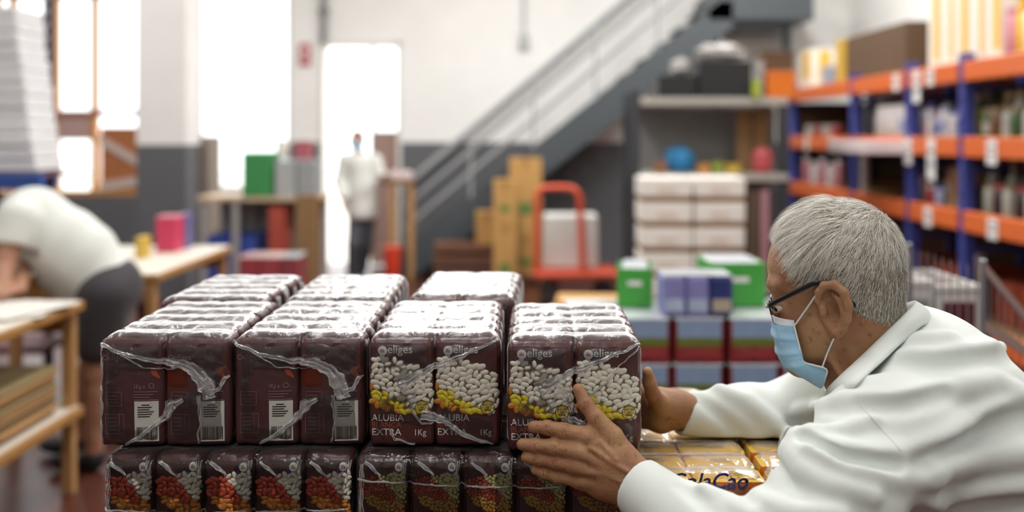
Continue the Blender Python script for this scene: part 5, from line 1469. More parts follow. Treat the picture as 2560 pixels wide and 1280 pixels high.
def on_packs(P, d):
    """cloth rests on the yellow packs instead of sinking into them"""
    q = np.abs(P-A3((.325, 1.785, .62)))-A3((.182, .29, .505))
    bxd = np.linalg.norm(np.maximum(q, 0), axis=1)+np.minimum(q.max(1), 0)
    return smax(d, -bxd.astype(f32), .006)
# ---- hands and forearms
def hand_chain(P, fingers, palm, kk=.007):
    d = None
    for pts, rs in palm:
        e = chain(P, pts, rs, .012); d = e if d is None else smin(d, e, .014)
    for pts, rs in fingers:
        e = chain(P, pts, rs, .004)
        # knuckle swellings
        for q in pts[1:3]: e = smin(e, d_ell(P, q, (rs[1]*1.06,)*3), .004)
        d = smin(d, e, kk)
    return d
DF = 1.459          # front of the handled pack (bag skin), hand lies against it
def w_(px, py, dy): return tuple(W(px, py, DF-dy))
L_f = [([w_(1334, 1067, .0105), w_(1369, 1069, .016), w_(1408, 1077, .024), w_(1466, 1090, .030)], [.0088, .0096, .0112, .0125]),
       ([w_(1306, 1111, .0105), w_(1340, 1113, .016), w_(1383, 1118, .026), w_(1452, 1130, .036)], [.0088, .0096, .0112, .0128]),
       ([w_(1316, 1143, .0105), w_(1350, 1148, .016), w_(1386, 1154, .025), w_(1446, 1165, .035)], [.0083, .0092, .0106, .0125]),
       ([w_(1339, 1174, .010), w_(1363, 1181, .014), w_(1395, 1190, .020), w_(1452, 1200, .029)], [.0076, .0084, .0094, .0115]),
       ([w_(1446, 973, .009), w_(1464, 1010, .014), w_(1489, 1044, .022), w_(1530, 1092, .028)], [.0085, .0105, .0125, .016])]
L_p = [([w_(1466, 1092, .026), w_(1530, 1140, .030), w_(1588, 1195, .034)], [.015, .020, .024]),
       ([w_(1452, 1130, .030), w_(1520, 1160, .032), w_(1590, 1210, .036)], [.015, .021, .024]),
       ([w_(1446, 1165, .030), w_(1515, 1190, .031), w_(1590, 1222, .036)], [.0145, .020, .024]),
       ([w_(1452, 1200, .026), w_(1510, 1216, .028), w_(1585, 1238, .036)], [.0135, .018, .023]),
       ([w_(1530, 1094, .024), w_(1560, 1150, .028), w_(1595, 1190, .034)], [.016, .020, .023]),
       ([w_(1590, 1212, .036), w_(1680, 1250, .075)], [.028, .034])]
veins = [[w_(1475, 1120, .046), w_(1520, 1150, .054), w_(1570, 1180, .060)], [w_(1465, 1180, .047), w_(1515, 1185, .053), w_(1575, 1215, .061)], [w_(1500, 1105, .043), w_(1540, 1150, .055)]]
creases = [[w_(1548, 1235, .066), w_(1575, 1180, .068), w_(1590, 1150, .06)], [w_(1560, 1250, .066), w_(1590, 1190, .07)]]
def lhand_f(P):
    d = hand_chain(P, L_f, L_p)
    # tendons running to the knuckles
    for (pts, rs), sgn in zip(L_f[:4], (0, 1, 2, 3)):
        k = pts[3]; q = w_(1560, 1180+14*sgn, .050)
        d = smin(d, d_rc(P, (k[0], k[1]-.009, k[2]), q, .0046, .0032), .007)
        d = smin(d, d_ell(P, (k[0], k[1]-.004, k[2]), (.0095, .0085, .0090)), .008)
    for v in veins: d = smin(d, chain(P, v, .0027, .002), .005)
    # finger joint creases
    for pts, rs in L_f:
        for q, rr_ in ((pts[1], rs[1]), (pts[2], rs[2])):
            q = np.array(q)
            for o in (-.0022, .0022):
                a = q+np.array((o, -rr_*.99, rr_*.5)); b = q+np.array((o, -rr_*.99, -rr_*.5))
                d = smax(d, -d_rc(P, a, b, .0007, .0007), .0016)
    return d
pos, qd = surface_nets(lhand_f, W(1290, 1300, 1.40)-Vector((0, .06, .02)), W(1720, 940, 1.47)+Vector((.02, .02, .0)), .00135)
lhand_part = (pos, qd, 0)
# right hand: palm against the far right side of the pack, thumb up, fingers running back along it
XS = .190
R_w = tuple(W(1690, 1022, 1.705))
def r_(x, y, z): return (x, y, z)
zc = R_w[2]
R_f = [([r_(XS+.012, 1.70+.10, zc+.030), r_(XS+.013, 1.70+.08, zc+.030), r_(XS+.016, 1.76, zc+.030), r_(XS+.020, 1.728, zc+.024)], [.0085, .0092, .0105, .0125]),
       ([r_(XS+.012, 1.82, zc+.006), r_(XS+.013, 1.795, zc+.007), r_(XS+.017, 1.765, zc+.008), r_(XS+.022, 1.73, zc+.006)], [.0085, .0092, .0105, .0125]),
       ([r_(XS+.012, 1.81, zc-.016), r_(XS+.013, 1.79, zc-.015), r_(XS+.016, 1.76, zc-.014), r_(XS+.022, 1.73, zc-.012)], [.0082, .009, .0102, .012]),
       ([r_(XS+.012, 1.79, zc-.037), r_(XS+.013, 1.775, zc-.036), r_(XS+.016, 1.755, zc-.034), r_(XS+.022, 1.728, zc-.029)], [.0075, .0082, .0092, .011]),
       ([tuple(W(1619, 930, 1.63)), tuple(W(1623, 955, 1.64)), tuple(W(1632, 985, 1.655)), tuple(W(1652, 1015, 1.68))], [.0085, .0108, .0128, .017])]
R_p = [([r_(XS+.020, 1.728, zc+.024), tuple(W(1655, 1005, 1.70)), R_w], [.015, .022, .026]),
       ([r_(XS+.022, 1.73, zc+.004), tuple(W(1650, 1020, 1.70)), R_w], [.015, .023, .026]),
       ([r_(XS+.022, 1.728, zc-.026), tuple(W(1652, 1048, 1.70)), R_w], [.014, .022, .026]),
       ([tuple(W(1652, 1015, 1.68)), R_w], [.018, .026]),
       ([R_w, tuple(W(1800, 1040, 1.76))], [.028, .034])]
def rhand_f(P): return on_packs(P, hand_chain(P, R_f, R_p))
pos, qd = surface_nets(rhand_f, (.15, 1.58, .98), (.42, 1.87, 1.30), .0018)
rhand_part = (pos, qd, 0)

# ---- coat
T0 = W(2305, 965, 1.50); T1 = Vector((.905, 1.52, .96))
SL = W(2214, 1098, 1.335); EL = W(1975, 1395, 1.225); WL = W(1606, 1224, 1.405)
SR = Vector((.62, 1.665, 1.275)); ER = W(2010, 1062, 1.79); WRc = W(1712, 1036, 1.715)
YC = 1.505
def coat_base(P):
    Q = P.copy(); Q[:, 1] = YC+(Q[:, 1]-YC)*.60
    d = d_rc(Q, (T0.x, YC, T0.z), (T1.x, YC, T1.z), .119, .135)
    d = smin(d, d_rc(Q, (T1.x, YC, T1.z), (.95, YC, .52), .135, .165), .06)
    d = smin(d, d_rc(P, SL, SR, .083, .083), .06)
    d = smin(d, d_rc(P, (.62, 1.44, 1.16), (.80, 1.47, .98), .115, .13), .06)
    a = chain(P, [SL, (SL+EL)*.5+Vector((0, 0, .004)), EL+Vector((0, 0, -.012)), (EL*.42+WL*.58)+Vector((0, 0, -.024)), WL], [.082, .080, .070, .052, .043], .035)
    d = smin(d, a, .035)
    b = chain(P, [SR, ER, ER*.5+WRc*.5+Vector((0, 0, -.004)), WRc], [.08, .082, .062, .038], .03)
    return smin(d, b, .03)
def march(px, py, fn=None):
    fn = fn or coat_base
    """depth of the coat surface under a set of picture points"""
    dirs = np.stack([(px-VPX)/F_PX, np.ones_like(px), -(py-HZ)/F_PX], 1); dl = np.linalg.norm(dirs, axis=1)
    t = np.full(len(px), 1.0)
    for _ in range(70):
        P = (np.array((0, 0, CAM_H))+dirs*t[:, None]).astype(f32)
        t += np.clip(fn(P)*.8, -.05, .05)/dl
    return np.array((0, 0, CAM_H))+dirs*t[:, None]
# fold lines: (picture path, radius, how far proud (+) or sunk (-), blend)
FOLDS = [
    ([(1978, 1085), (2050, 1112), (2177, 1136), (2281, 1138), (2358, 1108), (2449, 1046), (2560, 1008)], .016, .007, .03),
    ([(2290, 1168), (2380, 1135), (2470, 1075), (2560, 1040)], .018, -.010, .035),
    ([(2032, 1121), (2132, 1171), (2254, 1196), (2330, 1200)], .014, .006, .028),
    ([(2010, 1098), (2110, 1146), (2230, 1165)], .010, -.006, .02),
    ([(1998, 1028), (2045, 1016), (2090, 1008)], .012, .006, .022),
    ([(1985, 1058), (2050, 1060), (2140, 1085)], .010, -.006, .02),
    ([(2030, 1075), (2110, 1070), (2180, 1045)], .010, .004, .022),
    ([(2114, 999), (2222, 997), (2336, 976), (2400, 968)], .014, .006, .03),
    ([(2160, 1020), (2260, 1016), (2360, 990)], .011, -.004, .024),
    ([(2236, 852), (2310, 846), (2372, 848)], .014, .005, .03),
    ([(2230, 888), (2330, 890), (2420, 880), (2500, 868)], .013, .006, .03),
    ([(2250, 912), (2350, 915), (2450, 900), (2520, 892)], .012, -.005, .03),
    ([(1862, 1210), (1905, 1250), (1990, 1278), (2100, 1290)], .014, .006, .025),
    ([(1930, 1140), (1965, 1200), (2010, 1230)], .010, -.006, .02),
    ([(1960, 1110), (2000, 1165), (2060, 1205), (2180, 1240)], .012, .005, .024),
    ([(1760, 1225), (1820, 1245), (1880, 1290)], .012, .005, .024),
    ([(1700, 1215), (1750, 1250), (1790, 1290)], .009, -.004, .02),
    ([(2313, 1262), (2449, 1240), (2560, 1230)], .018, .007, .035),
    ([(2280, 1288), (2400, 1272), (2560, 1258)], .016, -.008, .03),
    ([(2340, 1180), (2450, 1150), (2560, 1135)], .016, .005, .035),
    ([(2420, 960), (2490, 950), (2560, 985)], .014, .004, .03),
    ([(1740, 990), (1800, 1040), (1850, 1090)], .012, -.004, .025),
    ([(1800, 975), (1870, 1000), (1940, 1060)], .014, .005, .03),
]
_fp = []
SEAMS = [[(2152+102*i/24, 1013+115*i/24) for i in range(25)]]
for pts, r, hgt, k in FOLDS:
    r *= .82; hgt *= 1.35; k *= .62
    # densify
    q = []
    for a, b in zip(pts, pts[1:]):
        for i in range(4): q.append((a[0]+(b[0]-a[0])*i/4, a[1]+(b[1]-a[1])*i/4))
    q.append(pts[-1]); q = np.array(q, float)
    S = march(q[:, 0], q[:, 1])
    # outward normal by differences
    e = .004; g = np.stack([coat_base((S+np.eye(3)[i]*e).astype(f32))-coat_base((S-np.eye(3)[i]*e).astype(f32)) for i in range(3)], 1)
    g /= np.linalg.norm(g, axis=1)[:, None]+1e-9
    n_ = len(q); tp = np.sin(np.linspace(.12, PI-.12, n_))**.6
    if r < .004: tp[:] = 1
    cen = S+g*((hgt-r)*tp if hgt > 0 else (r+hgt)*np.ones(n_))[:, None] if hgt > 0 else S+g*((r*1.0+hgt*tp))[:, None]
    _fp.append((cen, r, hgt > 0, k, cen.min(0)-r-k, cen.max(0)+r+k))
_a = HWp(2296, 766, 0)-HWp(2080, 988, 0); PLN = _a.cross(Vector(VV)).normalized()
if PLN.dot(HWp(2085, 720, 0)-HWp(2080, 988, 0)) < 0: PLN = -PLN
def coat_f(P):
    d = coat_base(P)
    lo_, hi_ = P.min(0), P.max(0)
    for cen, r, up, k, a, b in _fp:
        if (hi_ < a).any() or (lo_ > b).any(): continue
        e = None
        m = ((P > a) & (P < b)).all(1) & (np.abs(d) < .06)
        if not m.any(): continue
        Q = P[m]
        for i in range(len(cen)-1):
            x = d_rc(Q, cen[i], cen[i+1], r, r); e = x if e is None else np.minimum(e, x)
        d[m] = smin(d[m], e, k) if up else smax(d[m], -e, k)
    d = on_packs(P, d)
    # open cuffs: hollow the sleeve ends
    for (c, prev, rr_) in ((WL, (EL*.42+WL*.58)+Vector((0, 0, -.024)), .0325), (WRc, ER, .0285)):
        ax = (Vector(c)-Vector(prev)).normalized(); end = Vector(c)+ax*.012
        pl = (P-A3(end))@A3(ax)                      # cut square
        near = np.linalg.norm(P-A3(c), axis=1) < .16
        d = np.where(near, smax(d, pl, .004), d)
        d = np.where(near, smax(d, -d_rc(P, Vector(c)-ax*.022, Vector(c)+ax*.10, rr_, rr_), .003), d)
    # neck opening
    d = smax(d, -d_rc(P, HWp(2160, 820, 0), HWp(2210, 945, 0), .078, .056), .008)
    pl = ((P-A3(HWp(2080, 988, 0)))@A3(PLN))             # the neckline runs from throat to nape
    d = smax(d, -smax(-pl, np.linalg.norm(P-A3(HWp(2155, 845, 0)), axis=1)-f32(.155), .02), .010)
    return d
pos, qd = surface_nets(coat_f, (.12, 1.08, .42), (1.22, 1.98, 1.52), .0038, .02)
man = thing('person', 'elderly man with grey hair, glasses and blue mask in a white coat', 'person', (.9, 1.5, 0))
def under(o):
    o.parent = man; o.matrix_parent_inverse = Matrix.Translation(man.location).inverted(); return o
under(link('coat', np_mesh('coat', [(pos, qd, 0)], [M_coat])))
for sm_ in SEAMS:
    q = np.array(sm_, float); S = [Vector(v) for v in march(q[:, 0], q[:, 1], coat_f)]
    cv = [v+Vector((0, -.0002, 0)) for v in S]
    under(MB().tube(cv, .0014, 6).build('seam', M_coat, None, True))
# body under the clothes (continuous figure), joined with head and hands
HIP = [Vector((.93, 1.41, .92)), Vector((.93, 1.61, .92))]
KN = [Vector((.90, 1.40, .49)), Vector((.93, 1.62, .49))]
AN = [Vector((.96, 1.40, .08)), Vector((.99, 1.63, .08))]
def body_f(P):
    d = coat_base(P)+.030
    d = smax(d, .60-P[:, 2], .02)
    d = on_packs(P, d)
    for i in (0, 1):
        d = smin(d, chain(P, [HIP[i], KN[i], AN[i]], [.085, .055, .042], .02), .03)
    d = smin(d, d_rc(P, HWp(2205, 960, 0), T0, .062, .07), .03)
    return d
pos, qd = surface_nets(body_f, (.2, 1.10, .0), (1.2, 1.95, 1.42), .011, .03)
under(link('body', np_mesh('body', [head_part, lhand_part, rhand_part, (pos, qd, 0)], [M_skin])))
def trs_f(P):
    d = None
    for i in (0, 1):
        e = chain(P, [HIP[i], KN[i], AN[i]], [.105, .08, .066], .02); d = e if d is None else smin(d, e, .02)
    return smax(d, .07-P[:, 2], .01)
pos, qd = surface_nets(trs_f, (.7, 1.2, .0), (1.2, 1.85, 1.1), .010, .03)
under(link('trousers', np_mesh('trousers', [(pos, qd, 0)], [M_trs])))
for i in (0, 1):
    def shoe_f(P): return smax(smin(d_ell(P, AN[i]+Vector((-.09, 0, -.03)), (.12, .048, .042)), d_ell(P, AN[i]+Vector((.02, 0, -.02)), (.06, .042, .05)), .03), .004-P[:, 2], .006)
    pos, qd = surface_nets(shoe_f, (.6, 1.2, -.02), (1.2, 1.9, .2), .007, .02)
    under(link('shoe', np_mesh('shoe', [(pos, qd, 0)], [M_black])))

# ---- collar: a folded band standing round the neck
def ribbon(name, A, B, m, thick=.003, n=40, parent=None, bulge=0.0, cols=8, closed=False, smooth=True):
    """surface between two 3-D polylines, given thickness"""
    def samp(pl, t):
        pl = [Vector(p) for p in pl]; k = (len(pl)-1)*t; i = min(int(k), len(pl)-2); f = k-i
        p0, p1, p2, p3 = pl[max(i-1, 0)], pl[i], pl[i+1], pl[min(i+2, len(pl)-1)]
        return .5*((2*p1)+(p2-p0)*f+(2*p0-5*p1+4*p2-p3)*f*f+(3*p1-p0-3*p2+p3)*f**3)
    vs = []; fs = []
    for i in range(n+1):
        a, b = samp(A, i/n), samp(B, i/n)
        nrm = (b-a).cross(samp(A, min(1, i/n+.01))-samp(A, max(0, i/n-.01)))
        nrm = nrm.normalized() if nrm.length > 1e-9 else Vector((0, -1, 0))
        for j in range(cols+1):
            t = j/cols; vs.append(a.lerp(b, t)+nrm*bulge*math.sin(PI*t))
        if i: fs += [((i-1)*(cols+1)+j, (i-1)*(cols+1)+j+1, i*(cols+1)+j+1, i*(cols+1)+j) for j in range(cols)]
    me = bpy.data.meshes.new(name); me.from_pydata(vs, [], fs); me.materials.append(m)
    me.polygons.foreach_set('use_smooth', [smooth]*len(fs))
    o = link(name, me)
    if thick:
        sm = o.modifiers.new('thickness', 'SOLIDIFY'); sm.thickness = thick; sm.offset = 0
    return o
cA = [HWp(2072, 975, .002), HWp(2100, 930, .036), HWp(2150, 868, .062), HWp(2205, 808, .066), HWp(2250, 768, .048), HWp(2284, 746, .0), HWp(2262, 768, -.05), HWp(2205, 815, -.068), HWp(2140, 880, -.06), HWp(2072, 975, -.004)]
cB = [HWp(2080, 1000, .004), HWp(2122, 972, .066), HWp(2188, 915, .096), HWp(2250, 860, .098), HWp(2300, 815, .066), HWp(2318, 800, .0), HWp(2286, 822, -.06), HWp(2230, 872, -.082), HWp(2165, 935, -.075), HWp(2085, 1000, -.01)]
_q = np.array([(2122, 972), (2188, 915), (2250, 860), (2300, 815)], float); _S = march(_q[:, 0], _q[:, 1])
for _i in range(4): cB[1+_i] = Vector(_S[_i])+Vector((-.002, -.009, .002))
under(ribbon('collar', cA, cB, M_coat, .004, 60, bulge=.008))
under(ribbon('collar_stand', [p+Vector((0, 0, -.001)) for p in cA], [Vector(to_world([hp(2140, 1000, 0)])[0]).lerp(p, .72)+Vector((.012, 0, -.02)) for p in cA], M_coat, .003, 60))

# ---- eye, mask, spectacles
M_eyew = mat('eye_white', '#cfc6bd', .2); M_iris = mat('dark_iris', '#2b1c14', .15)
eo = []
for s in (1, -1):
    b = MB(); c = HWp(1954, 766, .033*s); vs = []; fs = []; n1, n2 = 16, 10
    for i in range(n2+1):
        for j in range(n1):
            a = PI*i/n2; vs.append(c+Vector((math.sin(a)*math.cos(2*PI*j/n1), math.sin(a)*math.sin(2*PI*j/n1), math.cos(a)))*.0118)
        if i: fs += [((i-1)*n1+j, (i-1)*n1+(j+1) % n1, i*n1+(j+1) % n1, i*n1+j) for j in range(n1)]
    b.add(vs, fs); e = under(b.build('eye', M_eyew, None, True))
    b = MB(); dirn = Vector(to_world([(.80, .52*s, -.30)])[0])-Vector(to_world([(0, 0, 0)])[0]); dirn.normalize()
    t1 = dirn.cross(Vector((0, 0, 1))).normalized(); t2 = dirn.cross(t1)
    ring = [[c+dirn*(.0118*math.cos(q)+.0004)+(t1*math.cos(2*PI*j/14)+t2*math.sin(2*PI*j/14))*.0118*math.sin(q) for j in range(14)] for q in (.01, .28, .52)]
    b.add(sum(ring, []), [(k*14+j, k*14+(j+1) % 14, (k+1)*14+(j+1) % 14, (k+1)*14+j) for k in range(2) for j in range(14)])
    ir = b.build('iris', M_iris, None, True); ir.parent = e; ir.matrix_parent_inverse = Matrix.Identity(4)
    # eyebrow
eb_m = mat('grey_eyebrow', '#4f4238', .7)
for s in (1, -1):
    b = MB()
    for i in range(60):
        t = R.random(); a = HWp(1921+24*t, 716-7*t+R.uniform(-5, 5), (.012+.034*t)*s); b.tube([a, a+Vector((R.uniform(.0, .004), -.003*s, R.uniform(-.004, .001)))+Vector(FV)*.004], [.0004, .0001], 3, False)
    o = under(b.build('eyebrow', eb_m)); o['kind'] = 'stuff'
def mask_mat():
    m = mat('blue_mask_fabric', '#9cc8e4', .75, var=.05, scale=30)
    n = m.node_tree.nodes; l = m.node_tree.links; b = n['Principled BSDF']
    nz = n.new('ShaderNodeTexNoise'); nz.inputs['Scale'].default_value = 700; bp = n.new('ShaderNodeBump'); bp.inputs['Strength'].default_value = .25; bp.inputs['Distance'].default_value = .002
    tc = n.new('ShaderNodeTexCoord'); l.new(tc.outputs['Object'], nz.inputs['Vector']); l.new(nz.outputs['Fac'], bp.inputs['Height']); l.new(bp.outputs['Normal'], b.inputs['Normal'])
    return m
M_mask = mask_mat(); M_maskw = mat('white_mask_fabric', '#e3e6ea', .75, var=.03)
mid = [(1927, 786), (1928, 806), (1930, 830), (1936, 858), (1943, 886), (1957, 908), (1976, 925), (2002, 940), (2030, 953), (2046, 961)]
edg = [(1987, 789, .0565), (1991, 806, .0585), (1997, 828, .0605), (2003, 850, .0625), (2008, 868, .064), (2014, 886, .065), (2040, 892, .065), (2069, 902, .060), (2064, 930, .052), (2056, 955, .036)]
def cat(pl, t):
    k = (len(pl)-1)*t; i = min(int(k), len(pl)-2); f = k-i
    p = [np.array(pl[max(0, min(len(pl)-1, i+o))], float) for o in (-1, 0, 1, 2)]
    return .5*(2*p[1]+(p[2]-p[0])*f+(2*p[0]-5*p[1]+4*p[2]-p[3])*f*f+(3*p[1]-p[0]-3*p[2]+p[3])*f**3)
nr, nc_ = 54, 22; vs = []; fs = []; mi = []
for i in range(nr+1):
    t = i/nr; a = cat([(*m_, 0) for m_ in mid], t); e = cat(edg, t)
    for j in range(-nc_, nc_+1):
        s = abs(j)/nc_; th = s*PI/2
        q = a+(e-a)*np.array((1-math.cos(th)**.62, 1-math.cos(th)**.62, 0)); v = e[2]*math.sin(th)**.85
        # pleats: the lower fold tucks under the upper one
        pl_ = 0
        for k_, c_ in enumerate((.27, .44, .60)): pl_ += .0036*max(0, 1-abs(t-c_)/.085)*(1 if t < c_ else .25)
        puff = pl_*(1-.25*s)+.0012*mnoise.noise(Vector((t*9, j*.22, 3)))+.0018*math.sin(t*PI)*math.sin(s*9+t*11)*s
        u, _, w0 = hp(q[0], q[1]); dirv = np.array((math.cos(th), math.sin(th), 0)); 
        p = np.array((u, v, w0))+dirv*puff
        p[1] *= (1 if j >= 0 else -1)
        vs.append(Vector(to_world([p])[0]))
m2 = 2*nc_+1
for i in range(nr):
    for j in range(m2-1): fs.append((i*m2+j, i*m2+j+1, (i+1)*m2+j+1, (i+1)*m2+j)); mi.append(1 if i < 5 else 0)
fme = bpy.data.meshes.new('face_mask'); fme.from_pydata(vs, [], fs); fme.materials.append(M_mask); fme.materials.append(M_maskw)
fme.polygons.foreach_set('material_index', mi); fme.polygons.foreach_set('use_smooth', [True]*len(fs))
fm = under(link('face_mask', fme)); sm = fm.modifiers.new('thickness', 'SOLIDIFY'); sm.thickness = .0012
def subpart(o, p): o.parent = p; o.matrix_parent_inverse = Matrix.Identity(4); return o
for s in (1, -1):
    b = MB(); b.tube([HWp(1990, 800, .0585*s), HWp(2015, 762, .066*s), HWp(2040, 722, .079*s), HWp(2050, 703, .083*s)], .0013, 6); subpart(b.build('ear_loop', M_maskw, None, True), fm)
    b = MB(); b.tube([HWp(2056, 898, .0625*s), HWp(2068, 862, .068*s), HWp(2080, 830, .078*s), HWp(2090, 808, .083*s)], .0013, 6); subpart(b.build('ear_loop', M_maskw, None, True), fm)
    # stitched side hem
    b = MB(); pts = [HWp(cat(edg, t)[0]-2, cat(edg, t)[1], (cat(edg, t)[2]+.0018)*s) for t in np.linspace(.02, .98, 24)]; b.tube(pts, .0014, 5); subpart(b.build('side_hem', M_maskw, None, True), fm)
M_specs = mat('black_spectacle_plastic', '#17171a', .3); M_lens = clear_film('spectacle_lens', (.97, .97, .97), .05, .5, .02)
gl = bpy.data.objects.new('glasses', None); C.objects.link(gl); gl.empty_display_size = .02; under(gl)
for s in (1, -1):
    pth = [(1922, 757, .062), (1935, 748, .068), (1980, 722, .075), (2020, 700, .079), (2045, 690, .0795), (2075, 694, .0785), (2105, 716, .0785), (2136, 740, .078)]
    A_ = [HWp(x, y-h_, v*s) for (x, y, v), h_ in zip(pth, (5, 6, 7, 7, 5, 5, 6, 5))]; B_ = [HWp(x, y+h_, v*s) for (x, y, v), h_ in zip(pth, (5, 6, 7, 7, 5, 5, 6, 6))]
    o = ribbon('temple', A_, B_, M_specs, .0032, 30, cols=3); subpart(o, gl)
    o = MB().tube([HWp(1920, 757, .060*s), HWp(1924, 756, .066*s)], .0026, 8).build('hinge', mat('steel_hinge', '#a5a8ab', .25, .9), None, True); subpart(o, gl)
    # rim and lens: a rounded oval standing across the face
    ring = []
    for k in range(28):
        a = 2*PI*k/28; vv = .035+.026*math.copysign(abs(math.cos(a))**.75, math.cos(a)); ww = math.copysign(abs(math.sin(a))**.8, math.sin(a))
        ring.append(HWp(1921+12*(-ww*.5+.5)+14*((vv-.03)/.03)**2*.35, 778-24*ww, vv*s))
    o = MB().tube(ring[:15], .0016, 6).build('rim', M_specs, None, True); subpart(o, gl)
    o = MB().tube(ring[14:]+ring[:1], .0007, 5).build('lower_rim', mat('fine_wire', '#77746f', .3, .8), None, True); subpart(o, gl)
    b = MB(); cc = sum(ring, Vector())/28; b.add([cc]+ring, [(0, i+1, (i+1) % 28+1) for i in range(28)]); subpart(b.build('lens', M_lens), gl)
o = MB().tube([HWp(1926, 772, .010), HWp(1920, 766, 0), HWp(1926, 772, -.010)], .0017, 6).build('bridge', M_specs, None, True); subpart(o, gl)

# ---- grey hair: a cap with thousands of short strands combed from the crown
HL = [(1895, 606), (1922, 608), (1950, 616), (1974, 640), (1992, 676), (2004, 708), (2018, 734), (2034, 714), (2052, 690), (2092, 690), (2122, 716), (2136, 752), (2160, 782), (2215, 800), (2262, 775), (2300, 760)]
hlx = np.array([p[0] for p in HL], float); hly = np.array([p[1] for p in HL], float)
def hair_f(P):
    Q = P.copy(); Q[:, 1] = np.abs(Q[:, 1])
    d = d_ell(Q, hp(2098, 640, 0), (.0955, .0795, .0880), roty(-.12))
    d = smin(d, d_ell(Q, hp(1996, 656, 0), (.038, .057, .046)), .03)
    d = smin(d, d_rc(Q, hp(2155, 740, 0), hp(2165, 775, 0), .0605, .058), .03)
    px = 2085-P[:, 0]*1715; py = 720-P[:, 2]*1633
    cut = (py-np.interp(px, hlx, hly))/1633*.8
    d = smax(d, cut.astype(f32), .006)
    return smax(d, -ear_d(Q)+.001, .002)
pos, qd = surface_nets(hair_f, (-.13, -.1, -.08), (.12, .1, .16), .0024)
M_hairb = mat('grey_hair_under', '#9d968a', .6, var=.25, scale=60, bump=.4, bscale=300)
under(link('hair', np_mesh('hair', [(to_world(pos), qd, 0)], [M_hairb])))
hr = np.random.default_rng(4)
# outer surface vertices with normals
e = .002; pf = pos.astype(f32)
g = np.stack([hair_f(pf+np.eye(3, dtype=f32)[i]*f32(e))-hair_f(pf-np.eye(3, dtype=f32)[i]*f32(e)) for i in range(3)], 1); g /= np.linalg.norm(g, axis=1)[:, None]+1e-9
outer = (d_ell(pf*np.array((1, 1, 1), f32), hp(2098, 640, 0), (.085, .071, .078), roty(-.12)) > 0) & (pos[:, 1] > -.075)
cand = np.where(outer)[0]
NS = 21000
# more strands on the side that shows
wgt = np.where(pos[cand, 1] > -.02, 1.0, .35); wgt /= wgt.sum()
pick = hr.choice(cand, NS, p=wgt)
root = pos[pick]+hr.normal(0, .0012, (NS, 3)); nrm = g[pick]
# short fade below the hairline, rooted in the skin itself
hv = (head_part[0]-np.array(HC)); hl = np.stack([hv@FV, hv@VV, hv[:, 2]], 1)
hpx = 2085-hl[:, 0]*1715; hpy = 720-hl[:, 2]*1633; dl_ = hpy-np.interp(hpx, hlx, hly)
okf = np.where((dl_ > -14) & (dl_ < 26) & (hl[:, 1] > 0) & (((hpx > 2118) & (hpx < 2262)) | ((hpx > 1975) & (hpx < 2040))) & (ear_d(hl.astype(f32)) > .004))[0]
NF = 2600; pk2 = hr.choice(okf, NF); r2 = hl[pk2]; lf = r2.astype(f32)
g2_ = np.stack([head_f(lf+np.eye(3, dtype=f32)[i]*f32(e))-head_f(lf-np.eye(3, dtype=f32)[i]*f32(e)) for i in range(3)], 1); g2_ /= np.linalg.norm(g2_, axis=1)[:, None]+1e-9
root = np.concatenate([root, r2]); nrm = np.concatenate([nrm, g2_]); NS = NS+NF
crown = np.array(hp(2185, 560, .004))
rad = root-crown; rad -= nrm*(rad*nrm).sum(1)[:, None]; rl = np.linalg.norm(rad, axis=1)[:, None]; rad /= rl+1e-6
swirl = np.cross(nrm, rad)
dirs = rad+.25*swirl*np.exp(-rl/.03)+hr.normal(0, .24, (NS, 3))
cl = np.array([mnoise.noise_vector(Vector(r)*38) for r in root])
dirs += cl*.42
# front fringe sweeps forward and down, the nape lies flat
fwd = np.clip((root[:, 0])/.08, 0, 1)[:, None]
dirs += fwd*np.array((.5, 0, -.15))
dirs += np.array((0, 0, -.22))
dirs -= nrm*(dirs*nrm).sum(1)[:, None]; dirs /= np.linalg.norm(dirs, axis=1)[:, None]+1e-6
pyr = 720-root[:, 2]*1633; pxr = 2085-root[:, 0]*1715
low = np.clip((np.interp(pxr, hlx, hly)-pyr)/110, 0, 1)
ln = (.006+.033*low)*hr.uniform(.7, 1.25, NS)
back = (pxr > 2100)
ln = np.where(back, np.minimum(ln, .020), ln)
short = np.arange(NS) >= NS-NF
ln = np.where(short, hr.uniform(.004, .008, NS), ln)
lift = (.12+.30*low)*hr.uniform(.4, 1.3, NS)
NSEG = 4; V = []; up_ = nrm
for k in range(NSEG+1):
    t = k/NSEG
    p = root-nrm*.002+dirs*(ln*t)[:, None]+nrm*(lift*ln*(t-.75*t*t)*1.6)[:, None]+np.array((0, 0, -1))*(ln*t*t*.12)[:, None]
    sidev = np.cross(dirs, nrm); wd = (.00042*(1-.8*t))
    V.append((p-sidev*wd, p+sidev*wd))
vv = np.stack([np.stack(v, 1) for v in V], 1).reshape(-1, 3)      # strand, seg, side
idx = np.arange(NS)[:, None]*((NSEG+1)*2)+np.arange(NSEG)[None]*2
fq = np.stack([idx, idx+1, idx+3, idx+2], -1).reshape(-1, 4)
NS_ = NS
shade = np.repeat(hr.choice(3, NS, p=(.45, .37, .18)), NSEG)
